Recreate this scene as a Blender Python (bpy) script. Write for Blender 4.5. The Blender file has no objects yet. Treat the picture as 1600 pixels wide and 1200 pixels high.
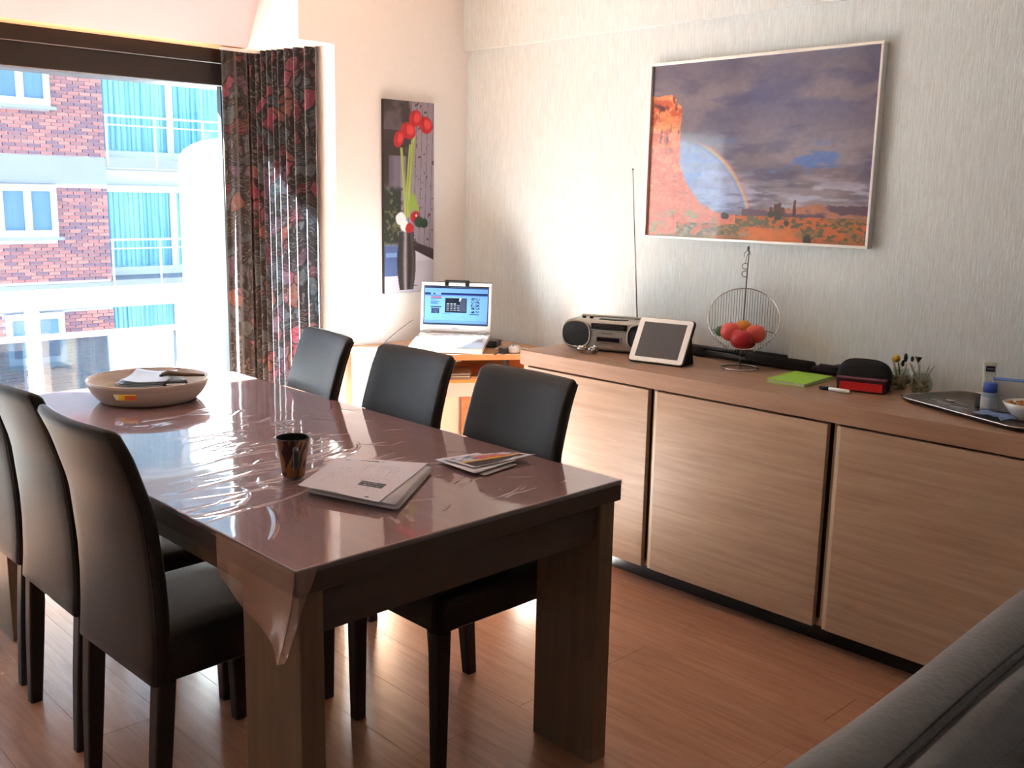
import bpy, bmesh, math, random
import numpy as np
from mathutils import Matrix, Vector, Euler
PI = math.pi
S = bpy.context.scene
COL = S.collection

# ---------------------------------------------------------------- camera, world, sun, exposure
cam_d = bpy.data.cameras.new('camera'); cam = bpy.data.objects.new('camera', cam_d); COL.objects.link(cam)
cam_d.sensor_width = 36.0; cam_d.lens = 36.0 * 1552.94 / 1600.0; cam_d.clip_end = 200; cam_d.clip_start = 0.02
Mr = np.array([[0.7208212, -0.11573625, 0.68339002], [-0.69287861, -0.14639561, 0.70603652], [0.01833128, -0.98243241, -0.18571623]])
cam.matrix_world = Matrix([[Mr[0][0], -Mr[0][1], -Mr[0][2], 0.0], [Mr[1][0], -Mr[1][1], -Mr[1][2], 0.0],
                           [Mr[2][0], -Mr[2][1], -Mr[2][2], 1.45], [0, 0, 0, 1]])
S.camera = cam

SKY_STRENGTH = 2.5
SUN_STRENGTH = 132.0
SUN_DIR = Vector((1.08, -1.0, -0.90))
w = bpy.data.worlds.new('world'); S.world = w; w.use_nodes = True
wn = w.node_tree.nodes; wl = w.node_tree.links; wn.clear()
wo = wn.new('ShaderNodeOutputWorld'); wb = wn.new('ShaderNodeBackground'); tc = wn.new('ShaderNodeTexCoord')
sx = wn.new('ShaderNodeSeparateXYZ'); rp = wn.new('ShaderNodeValToRGB')
wl.new(tc.outputs['Generated'], sx.inputs[0]); wl.new(sx.outputs['Z'], rp.inputs[0])
rp.color_ramp.elements[0].position = 0.0; rp.color_ramp.elements[0].color = (0.80, 0.92, 1.0, 1)
rp.color_ramp.elements[1].position = 0.7; rp.color_ramp.elements[1].color = (0.50, 0.70, 1.0, 1)
wl.new(rp.outputs[0], wb.inputs[0]); wb.inputs[1].default_value = SKY_STRENGTH; wl.new(wb.outputs[0], wo.inputs[0])
sd = bpy.data.lights.new('sun', 'SUN'); sd.energy = SUN_STRENGTH; sd.angle = math.radians(0.6); sd.color = (0.99, 0.99, 1.0)
so = bpy.data.objects.new('sun', sd); COL.objects.link(so); so.rotation_euler = SUN_DIR.to_track_quat('-Z', 'Y').to_euler(); so.location = (-4, 8, 8)
# portal over the glass door: guides sky samples into the room, gives off no light of its own
pd = bpy.data.lights.new('window_portal', 'AREA'); pd.shape = 'RECTANGLE'; pd.size = 2.4; pd.size_y = 1.9
po = bpy.data.objects.new('window_portal', pd); COL.objects.link(po); po.location = (1.4, 4.62, 0.97); po.rotation_euler = (PI / 2, 0, PI)
po.rotation_euler = Vector((0, -1, 0)).to_track_quat('-Z', 'Y').to_euler()
pd.cycles.is_portal = True
vs = S.view_settings
S.display_settings.display_device = 'sRGB'
vs.view_transform = 'Standard'; vs.look = 'None'; vs.gamma = 1.0; vs.use_curve_mapping = False; vs.exposure = 0.9
S.cycles.sample_clamp_indirect = 60.0; S.cycles.blur_glossy = 1.5

# ---------------------------------------------------------------- helpers
def L(h):
    if isinstance(h, str):
        h = h.lstrip('#'); c = [int(h[i:i + 2], 16) / 255 for i in (0, 2, 4)]
    else: c = [v / 255 for v in h]
    return tuple(v / 12.92 if v <= 0.04045 else ((v + 0.055) / 1.055) ** 2.4 for v in c)

def nodes(name):
    m = bpy.data.materials.new(name); m.use_nodes = True
    nt = m.node_tree; return m, nt.nodes, nt.links, nt.nodes['Principled BSDF']

MATS = {}
def mat(name, col, rough=0.5, metal=0.0, var=0.0, vscale=30.0, bump=0.0, bscale=200.0, spec=None, emit=0.0, stretch=None, trans=0.0, coat=0.0):
    if name in MATS: return MATS[name]
    m, n, l, b = nodes(name)
    c = L(col)
    b.inputs['Base Color'].default_value = (*c, 1); b.inputs['Roughness'].default_value = rough; b.inputs['Metallic'].default_value = metal
    if spec is not None: b.inputs['Specular IOR Level'].default_value = spec
    if coat: b.inputs['Coat Weight'].default_value = coat; b.inputs['Coat Roughness'].default_value = 0.08
    if trans: b.inputs['Transmission Weight'].default_value = trans
    co = n.new('ShaderNodeTexCoord'); src = co.outputs['Object']
    if stretch:
        mp = n.new('ShaderNodeMapping'); mp.inputs['Scale'].default_value = stretch; l.new(src, mp.inputs[0]); src = mp.outputs[0]
    nz = n.new('ShaderNodeTexNoise'); nz.inputs['Scale'].default_value = vscale; nz.inputs['Detail'].default_value = 5
    l.new(src, nz.inputs['Vector'])
    v = max(var, 0.02)
    mx = n.new('ShaderNodeMix'); mx.data_type = 'RGBA'
    mx.inputs['A'].default_value = (*[max(0, x * (1 - v)) for x in c], 1); mx.inputs['B'].default_value = (*[min(1, x * (1 + v)) for x in c], 1)
    l.new(nz.outputs['Fac'], mx.inputs['Factor']); l.new(mx.outputs['Result'], b.inputs['Base Color'])
    if bump:
        n2 = n.new('ShaderNodeTexNoise'); n2.inputs['Scale'].default_value = bscale; n2.inputs['Detail'].default_value = 4; l.new(src, n2.inputs['Vector'])
        bp = n.new('ShaderNodeBump'); bp.inputs['Strength'].default_value = bump; bp.inputs['Distance'].default_value = 0.002
        l.new(n2.outputs['Fac'], bp.inputs['Height']); l.new(bp.outputs[0], b.inputs['Normal'])
    if emit:
        b.inputs['Emission Color'].default_value = (*c, 1); b.inputs['Emission Strength'].default_value = emit
    MATS[name] = m; return m

def wood(name, c1, c2, scale=(1, 14, 14), rough=0.4, ns=3.0, bump=0.15, world=False, objvar=0.0):
    """long soft grain; scale stretches the noise across the grain"""
    if name in MATS: return MATS[name]
    m, n, l, b = nodes(name)
    co = n.new('ShaderNodeTexCoord'); mp = n.new('ShaderNodeMapping'); mp.inputs['Scale'].default_value = scale
    if world:
        g = n.new('ShaderNodeNewGeometry'); l.new(g.outputs['Position'], mp.inputs[0])
    else: l.new(co.outputs['Object'], mp.inputs[0])
    nz = n.new('ShaderNodeTexNoise'); nz.inputs['Scale'].default_value = ns; nz.inputs['Detail'].default_value = 8; nz.inputs['Roughness'].default_value = 0.65
    nz.inputs['Distortion'].default_value = 0.6
    l.new(mp.outputs[0], nz.inputs['Vector'])
    r = n.new('ShaderNodeValToRGB'); r.color_ramp.elements[0].position = 0.3; r.color_ramp.elements[1].position = 0.7
    r.color_ramp.elements[0].color = (*L(c1), 1); r.color_ramp.elements[1].color = (*L(c2), 1)
    l.new(nz.outputs['Fac'], r.inputs[0])
    out = r.outputs[0]
    if objvar:
        oi = n.new('ShaderNodeObjectInfo'); hs = n.new('ShaderNodeHueSaturation'); mr = n.new('ShaderNodeMapRange')
        mr.inputs['To Min'].default_value = 1 - objvar; mr.inputs['To Max'].default_value = 1 + objvar
        l.new(oi.outputs['Random'], mr.inputs['Value']); l.new(mr.outputs[0], hs.inputs['Value']); l.new(out, hs.inputs['Color']); out = hs.outputs[0]
    l.new(out, b.inputs['Base Color']); b.inputs['Roughness'].default_value = rough
    bp = n.new('ShaderNodeBump'); bp.inputs['Strength'].default_value = bump; bp.inputs['Distance'].default_value = 0.001
    l.new(nz.outputs['Fac'], bp.inputs['Height']); l.new(bp.outputs[0], b.inputs['Normal'])
    MATS[name] = m; return m

def colmat(name, rough=0.6, emit=0.0, coat=0.0, spec=0.5):
    """flat print: colours stored on the print's own fine grid"""
    if name in MATS: return MATS[name]
    m, n, l, b = nodes(name)
    a = n.new('ShaderNodeAttribute'); a.attribute_name = 'Col'
    l.new(a.outputs['Color'], b.inputs['Base Color']); b.inputs['Roughness'].default_value = rough
    b.inputs['Specular IOR Level'].default_value = spec
    if coat: b.inputs['Coat Weight'].default_value = coat; b.inputs['Coat Roughness'].default_value = 0.03
    if emit:
        l.new(a.outputs['Color'], b.inputs['Emission Color']); b.inputs['Emission Strength'].default_value = emit
    MATS[name] = m; return m

def filmmat(name, tint, gloss_rough=0.06, refl=1.0, opacity=0.0, bump=0.0, bscale=20.0, ior=1.5, body='#ffffff', bstretch=(1,1,1)):
    """thin clear sheet or pane: see-through with a real Fresnel reflection"""
    m = bpy.data.materials.new(name); m.use_nodes = True; n = m.node_tree.nodes; l = m.node_tree.links; n.clear()
    o = n.new('ShaderNodeOutputMaterial'); t = n.new('ShaderNodeBsdfTransparent'); g = n.new('ShaderNodeBsdfGlossy'); f = n.new('ShaderNodeFresnel')
    t.inputs[0].default_value = (*L(tint), 1); g.inputs['Roughness'].default_value = gloss_rough; g.inputs[0].default_value = (refl, refl, refl, 1)
    gq = n.new('ShaderNodeNewGeometry'); mq = n.new('ShaderNodeMapRange'); mq.inputs['To Min'].default_value = ior; mq.inputs['To Max'].default_value = 1 / ior
    l.new(gq.outputs['Backfacing'], mq.inputs['Value']); l.new(mq.outputs[0], f.inputs['IOR'])   # thin sheet: same reflection from either side
    mx = n.new('ShaderNodeMixShader'); l.new(f.outputs[0], mx.inputs[0]); l.new(g.outputs[0], mx.inputs[2])
    if opacity:
        d = n.new('ShaderNodeBsdfDiffuse'); d.inputs[0].default_value = (*L(body), 1); m2 = n.new('ShaderNodeMixShader'); m2.inputs[0].default_value = opacity
        l.new(t.outputs[0], m2.inputs[1]); l.new(d.outputs[0], m2.inputs[2]); l.new(m2.outputs[0], mx.inputs[1])
    else: l.new(t.outputs[0], mx.inputs[1])
    if bump:
        co = n.new('ShaderNodeTexCoord'); mp = n.new('ShaderNodeMapping'); mp.inputs['Scale'].default_value = bstretch; l.new(co.outputs['Object'], mp.inputs[0])
        nz = n.new('ShaderNodeTexNoise'); nz.inputs['Scale'].default_value = bscale; nz.inputs['Detail'].default_value = 3; l.new(mp.outputs[0], nz.inputs['Vector'])
        bp = n.new('ShaderNodeBump'); bp.inputs['Strength'].default_value = bump; bp.inputs['Distance'].default_value = 0.004
        l.new(nz.outputs['Fac'], bp.inputs['Height']); l.new(bp.outputs[0], g.inputs['Normal']); l.new(bp.outputs[0], f.inputs['Normal'])
    l.new(mx.outputs[0], o.inputs[0]); MATS[name] = m; return m

def link(name, me, m=None, parent=None, smooth=False):
    if smooth and len(me.polygons): me.polygons.foreach_set('use_smooth', [True] * len(me.polygons))
    o = bpy.data.objects.new(name, me)
    if m is not None:
        for q in (m if isinstance(m, (list, tuple)) else [m]): me.materials.append(q)
    COL.objects.link(o)
    if parent: o.parent = parent
    return o

def obj(name, bm, m, parent=None, smooth=False):
    me = bpy.data.meshes.new(name); bmesh.ops.recalc_face_normals(bm, faces=bm.faces); bm.to_mesh(me); bm.free()
    return link(name, me, m, parent, smooth)

def pyobj(name, V, F, m, parent=None, smooth=False):
    me = bpy.data.meshes.new(name); me.from_pydata([tuple(v) for v in V], [], F); me.update()
    return link(name, me, m, parent, smooth)

def thing(name, label, cat, loc=(0, 0, 0), rz=0.0, group=None):
    o = bpy.data.objects.new(name, None); COL.objects.link(o); o.empty_display_size = 0.1
    o.location = loc; o.rotation_euler = (0, 0, rz); return tag(o, label, cat, group)

def tag(o, label, cat, group=None, kind=None):
    o['label'] = label; o['category'] = cat
    if group: o['group'] = group
    if kind: o['kind'] = kind
    return o

def struct(o, label=None, cat=None):
    o['kind'] = 'structure'
    if label: o['label'] = label
    if cat: o['category'] = cat
    return o

def box(bm, x0, x1, y0, y1, z0, z1, bev=0.0, seg=1, M=None):
    v = [bm.verts.new(p) for p in [(x0, y0, z0), (x1, y0, z0), (x1, y1, z0), (x0, y1, z0), (x0, y0, z1), (x1, y0, z1), (x1, y1, z1), (x0, y1, z1)]]
    fs = [bm.faces.new([v[i] for i in q]) for q in [(0, 3, 2, 1), (4, 5, 6, 7), (0, 1, 5, 4), (1, 2, 6, 5), (2, 3, 7, 6), (3, 0, 4, 7)]]
    if bev > 0:
        es = list({e for f in fs for e in f.edges})
        r = bmesh.ops.bevel(bm, geom=es, offset=bev, segments=seg, profile=0.5, affect='EDGES')
        v = list({q for f in r['faces'] for q in f.verts} | {q for q in v if q.is_valid})
    if M is not None: bmesh.ops.transform(bm, matrix=M, verts=v)
    return v

def boxo(name, x0, x1, y0, y1, z0, z1, m, parent=None, bev=0.0, seg=1):
    bm = bmesh.new(); box(bm, x0, x1, y0, y1, z0, z1, bev, seg); return obj(name, bm, m, parent)

def tube(bm, pts, r, n=8, closed=False, caps=True):
    P = [Vector(p) for p in pts]; N = len(P); rings = []
    rr = r if isinstance(r, (list, tuple)) else [r] * N
    up = None
    for i in range(N):
        a = P[i - 1] if (i > 0 or closed) else P[i]; b = P[(i + 1) % N] if (i < N - 1 or closed) else P[i]
        t = (b - a); t = t.normalized() if t.length > 1e-9 else Vector((0, 0, 1))
        if up is None: up = Vector((0, 0, 1)) if abs(t.z) < 0.9 else Vector((1, 0, 0))
        s = t.cross(up)
        if s.length < 1e-6: s = t.cross(Vector((0.3, 1, 0.2)))
        s.normalize(); u = s.cross(t).normalized(); up = u
        rings.append([bm.verts.new(P[i] + rr[i] * (math.cos(2 * PI * k / n) * s + math.sin(2 * PI * k / n) * u)) for k in range(n)])
    for i in range(N if closed else N - 1):
        A, B = rings[i], rings[(i + 1) % N]
        for k in range(n): bm.faces.new((A[k], A[(k + 1) % n], B[(k + 1) % n], B[k]))
    if caps and not closed:
        bm.faces.new(rings[0][::-1]); bm.faces.new(rings[-1])

def loft(bm, loops, cap=True):
    R = [[bm.verts.new(p) for p in lp] for lp in loops]; n = len(R[0])
    for A, B in zip(R, R[1:]):
        for k in range(n): bm.faces.new((A[k], A[(k + 1) % n], B[(k + 1) % n], B[k]))
    if cap: bm.faces.new(R[0][::-1]); bm.faces.new(R[-1])
    return R

def lathe(bm, prof, n=32, c=(0, 0, 0), sx=1.0, sy=1.0):
    R = []
    for r, z in prof:
        if r < 1e-6: R.append([bm.verts.new((c[0], c[1], c[2] + z))])
        else: R.append([bm.verts.new((c[0] + r * sx * math.cos(2 * PI * k / n), c[1] + r * sy * math.sin(2 * PI * k / n), c[2] + z)) for k in range(n)])
    for A, B in zip(R, R[1:]):
        for k in range(n):
            if len(A) == 1 and len(B) == 1: continue
            if len(A) == 1: bm.faces.new((A[0], B[k], B[(k + 1) % n]))
            elif len(B) == 1: bm.faces.new((A[k], A[(k + 1) % n], B[0]))
            else: bm.faces.new((A[k], A[(k + 1) % n], B[(k + 1) % n], B[k]))
    return R

def rrect(w, h, r, n=4):
    """rounded rectangle outline centred on 0"""
    out = []
    for cx, cy, a0 in ((w / 2 - r, h / 2 - r, 0), (-w / 2 + r, h / 2 - r, 90), (-w / 2 + r, -h / 2 + r, 180), (w / 2 - r, -h / 2 + r, 270)):
        for k in range(n + 1):
            a = math.radians(a0 + 90 * k / n); out.append((cx + r * math.cos(a), cy + r * math.sin(a)))
    return out

def painting(name, P0, U, V, nx, ny, fn, m, parent=None):
    """flat print on a fine grid from corner P0 along U and V; fn(u,v)->rgb arrays (0..1 sRGB)"""
    u = np.linspace(0, 1, nx); v = np.linspace(0, 1, ny); uu, vv = np.meshgrid(u, v)
    P = np.array(P0)[None, None] + uu[..., None] * np.array(U) + vv[..., None] * np.array(V)
    idx = np.arange(nx * ny).reshape(ny, nx)
    F = np.stack([idx[:-1, :-1], idx[:-1, 1:], idx[1:, 1:], idx[1:, :-1]], -1).reshape(-1, 4)
    me = bpy.data.meshes.new(name); me.vertices.add(nx * ny); me.vertices.foreach_set('co', P.reshape(-1).astype('f'))
    me.loops.add(F.size); me.loops.foreach_set('vertex_index', F.reshape(-1).astype('i'))
    me.polygons.add(len(F)); me.polygons.foreach_set('loop_start', (np.arange(len(F)) * 4).astype('i'))
    me.update(); me.validate()
    c = np.clip(fn(uu, vv), 0, 1); c = np.where(c <= 0.04045, c / 12.92, ((c + 0.055) / 1.055) ** 2.4)
    a = me.color_attributes.new('Col', 'FLOAT_COLOR', 'POINT')
    a.data.foreach_set('color', np.concatenate([c, np.ones((ny, nx, 1))], -1).reshape(-1).astype('f'))
    return link(name, me, m, parent)

def vnoise(x, y, seed=0):
    rs = np.random.RandomState(seed); T = rs.rand(64, 64)
    xi = np.floor(x).astype(int); yi = np.floor(y).astype(int); fx = x - xi; fy = y - yi
    fx = fx * fx * (3 - 2 * fx); fy = fy * fy * (3 - 2 * fy)
    g = lambda a, b: T[a % 64, b % 64]
    return (g(xi, yi) * (1 - fx) + g(xi + 1, yi) * fx) * (1 - fy) + (g(xi, yi + 1) * (1 - fx) + g(xi + 1, yi + 1) * fx) * fy
def fbm(x, y, seed=0, o=5):
    r = 0; a = 0.5
    for k in range(o): r = r + a * vnoise(x * 2 ** k, y * 2 ** k, seed + k); a *= 0.5
    return r
def mixc(c, col, k):
    k = np.clip(k, 0, 1)[..., None]; return c * (1 - k) + (np.array(col) / 255.0) * k
def sstep(a, b, x):
    t = np.clip((x - a) / (b - a), 0, 1); return t * t * (3 - 2 * t)

def text(name, s, size, M, m, parent=None, depth=0.0004, align='CENTER'):
    cu = bpy.data.curves.new(name, 'FONT'); cu.body = s; cu.size = size; cu.extrude = depth; cu.align_x = align; cu.align_y = 'CENTER'
    t = bpy.data.objects.new(name, cu); COL.objects.link(t)
    dg = bpy.context.evaluated_depsgraph_get(); me = bpy.data.meshes.new_from_object(t.evaluated_get(dg)); bpy.data.objects.remove(t)
    me.transform(M); me.materials.clear(); return link(name, me, m, parent)

# ---------------------------------------------------------------- materials
M_wall = mat('plain_wall_paint', '#efe9e6', 0.85, var=0.03, bump=0.25, bscale=160)
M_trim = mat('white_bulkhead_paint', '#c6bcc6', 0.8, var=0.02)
M_ceil = mat('ceiling_paint', '#eee8de', 0.9)
def wallpaper():
    m, n, l, b = nodes('streaked_wallpaper')
    g = n.new('ShaderNodeNewGeometry'); mp = n.new('ShaderNodeMapping'); mp.inputs['Scale'].default_value = (1, 250, 16); l.new(g.outputs['Position'], mp.inputs[0])
    nz = n.new('ShaderNodeTexNoise'); nz.inputs['Scale'].default_value = 1.0; nz.inputs['Detail'].default_value = 3; nz.inputs['Distortion'].default_value = 0.4; l.new(mp.outputs[0], nz.inputs['Vector'])
    r = n.new('ShaderNodeValToRGB'); r.color_ramp.elements[0].position = 0.35; r.color_ramp.elements[1].position = 0.65
    r.color_ramp.elements[0].color = (*L('#d2d8d8'), 1); r.color_ramp.elements[1].color = (*L('#e0e8ea'), 1)
    l.new(nz.outputs['Fac'], r.inputs[0]); l.new(r.outputs[0], b.inputs['Base Color']); b.inputs['Roughness'].default_value = 0.6
    bp = n.new('ShaderNodeBump'); bp.inputs['Strength'].default_value = 0.7; bp.inputs['Distance'].default_value = 0.003
    l.new(nz.outputs['Fac'], bp.inputs['Height']); l.new(bp.outputs[0], b.inputs['Normal'])
    return m
M_paper = wallpaper()
M_floor = wood('laminate_plank', '#a2735a', '#ba8c70', (16, 1.2, 1), 0.27, 3.0, 0.05, world=True, objvar=0.05)
M_gap = mat('dark_joint', '#7a5644', 0.8)
M_side = wood('sideboard_oak_horizontal', '#a5876e', '#bfa388', (20, 1.0, 22), 0.38, 2.2, 0.2)
M_sidetop = wood('sideboard_oak_top', '#9a7860', '#b08d74', (22, 1.0, 20), 0.4, 2.2, 0.15)
M_sidev = wood('sideboard_frame_oak', '#a88d72', '#c2a78b', (20, 20, 1.2), 0.4, 2.2, 0.15)
M_tabtop = wood('table_top_wood', '#8a6a62', '#9a7a70', (20, 1, 20), 0.45, 2.2, 0.1)  # lighter than the edge wood: reflected brightness put into the top's colour
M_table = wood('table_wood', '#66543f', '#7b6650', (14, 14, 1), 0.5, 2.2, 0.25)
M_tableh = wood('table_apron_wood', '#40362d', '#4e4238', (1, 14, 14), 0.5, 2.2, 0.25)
M_leather = mat('dark_leather', '#211d1c', 0.46, spec=0.35, var=0.25, vscale=9, bump=0.35, bscale=350)
M_leather_leg = mat('dark_leather_leg', '#1d1817', 0.45, bump=0.2)
M_piping = mat('leather_piping', '#171312', 0.5)
M_sofa = mat('grey_sofa_leather', '#74767a', 0.5, var=0.15, vscale=12, bump=0.8, bscale=90)
M_sofa2 = mat('dark_sofa_leather', '#33302c', 0.5, var=0.2, vscale=8, bump=0.8, bscale=90)
M_frame = mat('dark_brown_window_frame', '#190e0b', 0.4, var=0.15, bump=0.1)
M_black = mat('black_plastic', '#121213', 0.4)
M_blackfab = mat('black_fabric', '#17171a', 0.85, bump=0.5, bscale=500)
M_white = mat('white_plastic', '#eeeff0', 0.2, spec=1.0, coat=1.0)
M_whitepaint = mat('white_lacquer', '#f2f2f0', 0.5)
M_chrome = mat('polished_steel', '#c8c8ca', 0.18, 1.0)
M_alu = mat('brushed_aluminium', '#cfcac0', 0.35, 0.9)
M_silver = mat('silver_plastic', '#a8a49b', 0.33, 0.55, coat=0.2)
M_glass = filmmat('clear_glass', '#f4fafa', 0.0, 1.0)
M_smoke = filmmat('smoked_balcony_glass', '#9fb0bd', 0.02, 1.0, opacity=0.22, body='#56606c')
M_film = filmmat('clear_vinyl_film', '#f3ecf0', 0.05, 1.0, opacity=0.10, bump=0.07, bscale=9, body='#b8a0a8', ior=1.75)  # lavender body colour adds sky reflection as a painted haze

# ---------------------------------------------------------------- room shell
bm = bmesh.new(); box(bm, -2.6, 3.36, -2.6, 4.62, -0.25, -0.012)
floor = struct(obj('floor', bm, M_gap)); 
plank_meshes = []
for ln in (1.28, 0.64):
    bm = bmesh.new(); box(bm, -0.0969, 0.0969, -ln / 2 + 0.0004, ln / 2 - 0.0004, -0.012, 0.0, 0.0004)
    bmesh.ops.recalc_face_normals(bm, faces=bm.faces); me = bpy.data.meshes.new('plank'); bm.to_mesh(me); bm.free(); me.materials.append(M_floor); plank_meshes.append(me)
random.seed(4)
x = -2.6 + 0.0972; row = 0
while x < 3.34:
    y = -2.6 + (0.0 if row % 2 else -0.0); first = row % 2
    while y < 4.5:
        ln = 0.64 if first else 1.28; first = False
        if y + ln > 4.6: ln = 0.64
        o = bpy.data.objects.new('plank', plank_meshes[0] if ln > 1 else plank_meshes[1]); COL.objects.link(o); o.parent = floor
        o.location = (x, y + ln / 2, 0); y += ln
    x += 0.1944; row += 1
struct(boxo('wall_right', 3.36, 3.5, -2.75, 4.75, -0.2, 2.55, M_paper))
struct(boxo('trim_3', 3.333, 3.362, -2.6, 3.83, 2.14, 2.5, M_paper))
struct(boxo('wall_left', -2.75, -2.6, -2.75, 4.75, -0.2, 2.55, M_wall))
struct(boxo('wall_rear', -2.6, 3.36, -2.75, -2.6, -0.2, 2.55, M_wall))
struct(boxo('ceiling', -2.75, 3.5, -2.75, 4.75, 2.5, 2.65, M_ceil))
bm = bmesh.new(); box(bm, 2.585, 3.36, 3.83, 4.62, 0, 2.5); box(bm, 2.405, 2.585, 3.83, 4.62, 2.09, 2.5); box(bm, -2.6, 0.02, 4.44, 4.62, 0, 2.095)  # last box: unseen wall whose edge keeps sun off the left floor
struct(obj('wall_back', bm, M_wall))
# leaning bulkhead board over the glass door with its underside strip
YT = 4.02
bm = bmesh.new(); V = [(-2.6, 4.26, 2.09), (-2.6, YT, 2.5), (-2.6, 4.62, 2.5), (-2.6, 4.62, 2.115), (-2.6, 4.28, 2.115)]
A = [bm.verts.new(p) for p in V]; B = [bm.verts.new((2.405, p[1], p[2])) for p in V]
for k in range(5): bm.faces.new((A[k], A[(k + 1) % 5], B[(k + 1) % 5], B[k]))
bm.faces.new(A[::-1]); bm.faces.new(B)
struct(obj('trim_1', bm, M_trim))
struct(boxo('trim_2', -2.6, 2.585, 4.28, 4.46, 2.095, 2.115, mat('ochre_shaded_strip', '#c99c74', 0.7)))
struct(boxo('baseboard_right', 3.345, 3.36, -2.6, 3.83, 0.0, 0.07, mat('baseboard_paint', '#c9b7a2', 0.5)))
struct(boxo('baseboard_back', 2.585, 3.345, 3.817, 3.83, 0.0, 0.07, MATS['baseboard_paint']))

# glass door
win = struct(boxo('window_1', 0.02, 2.585, 4.44, 4.62, 1.93, 2.095, M_frame, None, 0.004))
boxo('frame_rail', 0.02, 2.585, 4.425, 4.44, 2.03, 2.095, M_frame, win, 0.003)
boxo('sill', 0.02, 2.585, 4.44, 4.62, 0.0, 0.06, M_frame, win, 0.003)
boxo('stile', 2.366, 2.374, 4.455, 4.49, 0.06, 1.93, M_black, win)
boxo('stile', 0.02, 0.10, 4.44, 4.52, 0.06, 1.93, M_frame, win, 0.003)
boxo('pane', 0.10, 2.366, 4.47, 4.474, 0.06, 1.93, M_glass, win)
boxo('pane', 2.374, 2.585, 4.47, 4.474, 0.06, 1.93, M_glass, win)

# ---------------------------------------------------------------- balcony outside the door
struct(boxo('floor_balcony', -3.5, 4.2, 4.62, 5.6, -0.3, -0.05, mat('balcony_concrete', '#b9b4ad', 0.9, var=0.1)), 'pale concrete balcony slab outside the glass door', 'slab')
struct(boxo('trim_4', -2.6, 2.585, 4.60, 4.62, -0.2, 0.0, M_frame))
bal = thing('balcony_railing', 'white balcony railing with wide top beam, thin rail and smoked glass below', 'railing', (0, 5.4, -0.05))
boxo('top_beam', -3.4, 2.95, -0.03, 0.03, 0.875, 0.975, M_whitepaint, bal, 0.006)
boxo('rail', -3.4, 2.95, -0.015, 0.015, 0.715, 0.742, mat('cream_rail', '#e9e2cf', 0.4), bal, 0.003)
for x0, x1 in ((1.715, 1.785), (2.535, 2.60), (0.90, 0.97), (0.08, 0.15), (-0.74, -0.67), (-1.56, -1.49), (-2.38, -2.31), (2.86, 2.95)):
    boxo('post', x0, x1, -0.045, -0.031, 0.0, 0.875, M_whitepaint, bal, 0.004)
xs = [-3.4, -2.38, -1.56, -0.74, 0.08, 0.90, 1.715, 2.535, 2.9]
for a, b in zip(xs, xs[1:]): boxo('glass_panel', a + 0.07, b, -0.006, 0.002, 0.06, 0.712, M_smoke, bal)
def glaremat():
    m = bpy.data.materials.new('white_glare_screen'); m.use_nodes = True; n = m.node_tree.nodes; l = m.node_tree.links; n.clear()
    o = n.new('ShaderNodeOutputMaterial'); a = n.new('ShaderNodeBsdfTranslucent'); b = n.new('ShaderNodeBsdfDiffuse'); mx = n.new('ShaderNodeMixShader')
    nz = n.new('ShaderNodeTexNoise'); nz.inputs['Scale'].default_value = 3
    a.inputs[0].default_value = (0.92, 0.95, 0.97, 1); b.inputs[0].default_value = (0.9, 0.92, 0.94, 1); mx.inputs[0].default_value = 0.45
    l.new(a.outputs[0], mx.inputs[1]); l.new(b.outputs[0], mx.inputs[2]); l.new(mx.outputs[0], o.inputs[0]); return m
M_glare = glaremat()
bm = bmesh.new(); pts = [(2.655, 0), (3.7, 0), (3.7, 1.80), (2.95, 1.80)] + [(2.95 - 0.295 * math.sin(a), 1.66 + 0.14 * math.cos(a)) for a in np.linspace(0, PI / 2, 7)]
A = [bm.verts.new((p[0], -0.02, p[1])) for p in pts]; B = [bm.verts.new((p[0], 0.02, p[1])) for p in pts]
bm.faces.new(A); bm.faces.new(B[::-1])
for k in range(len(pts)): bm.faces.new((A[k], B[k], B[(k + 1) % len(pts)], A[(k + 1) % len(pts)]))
o = obj('glare_screen', bm, M_glare); o.location = (0, 5.5, -0.05)  # translucent white panel added to stand in for blown-out sun glare
tag(o, 'tall white screen added in place of sun glare at the curtain end of the balcony', 'screen')

# ---------------------------------------------------------------- apartment block across the street
bld = thing('apartment_building', 'brick apartment block across the street with curtained balconies', 'building', (8.1, 20, -12))
Z0 = 12.0
def bb(name, x0, x1, y0, y1, z0, z1, m, parent=bld, bev=0.0): return boxo(name, x0 - 8.1, x1 - 8.1, y0 - 20, y1 - 20, z0 + Z0, z1 + Z0, m, parent, bev)
M_mortar = mat('pale_mortar', '#d2c4c8', 0.95)
M_band = mat('pale_concrete_band', '#84848e', 0.9, var=0.06, vscale=2)
M_pier = mat('white_render', '#e8ebee', 0.9)
M_curt = wood('pale_blue_net_curtain', '#4f8fae', '#a6d8e4', (1, 1, 0.02), 0.8, 9.0, 0.3, world=True)
M_curt2 = wood('grey_blue_net_curtain', '#8795bd', '#a5b4d6', (1, 1, 0.02), 0.8, 9.0, 0.3, world=True)
M_pane = filmmat('far_window_glass', '#dfeaf0', 0.02, 0.6)
FH = 2.42
M_bframe = mat('pale_upvc', '#c3c8d2', 0.5)
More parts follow.
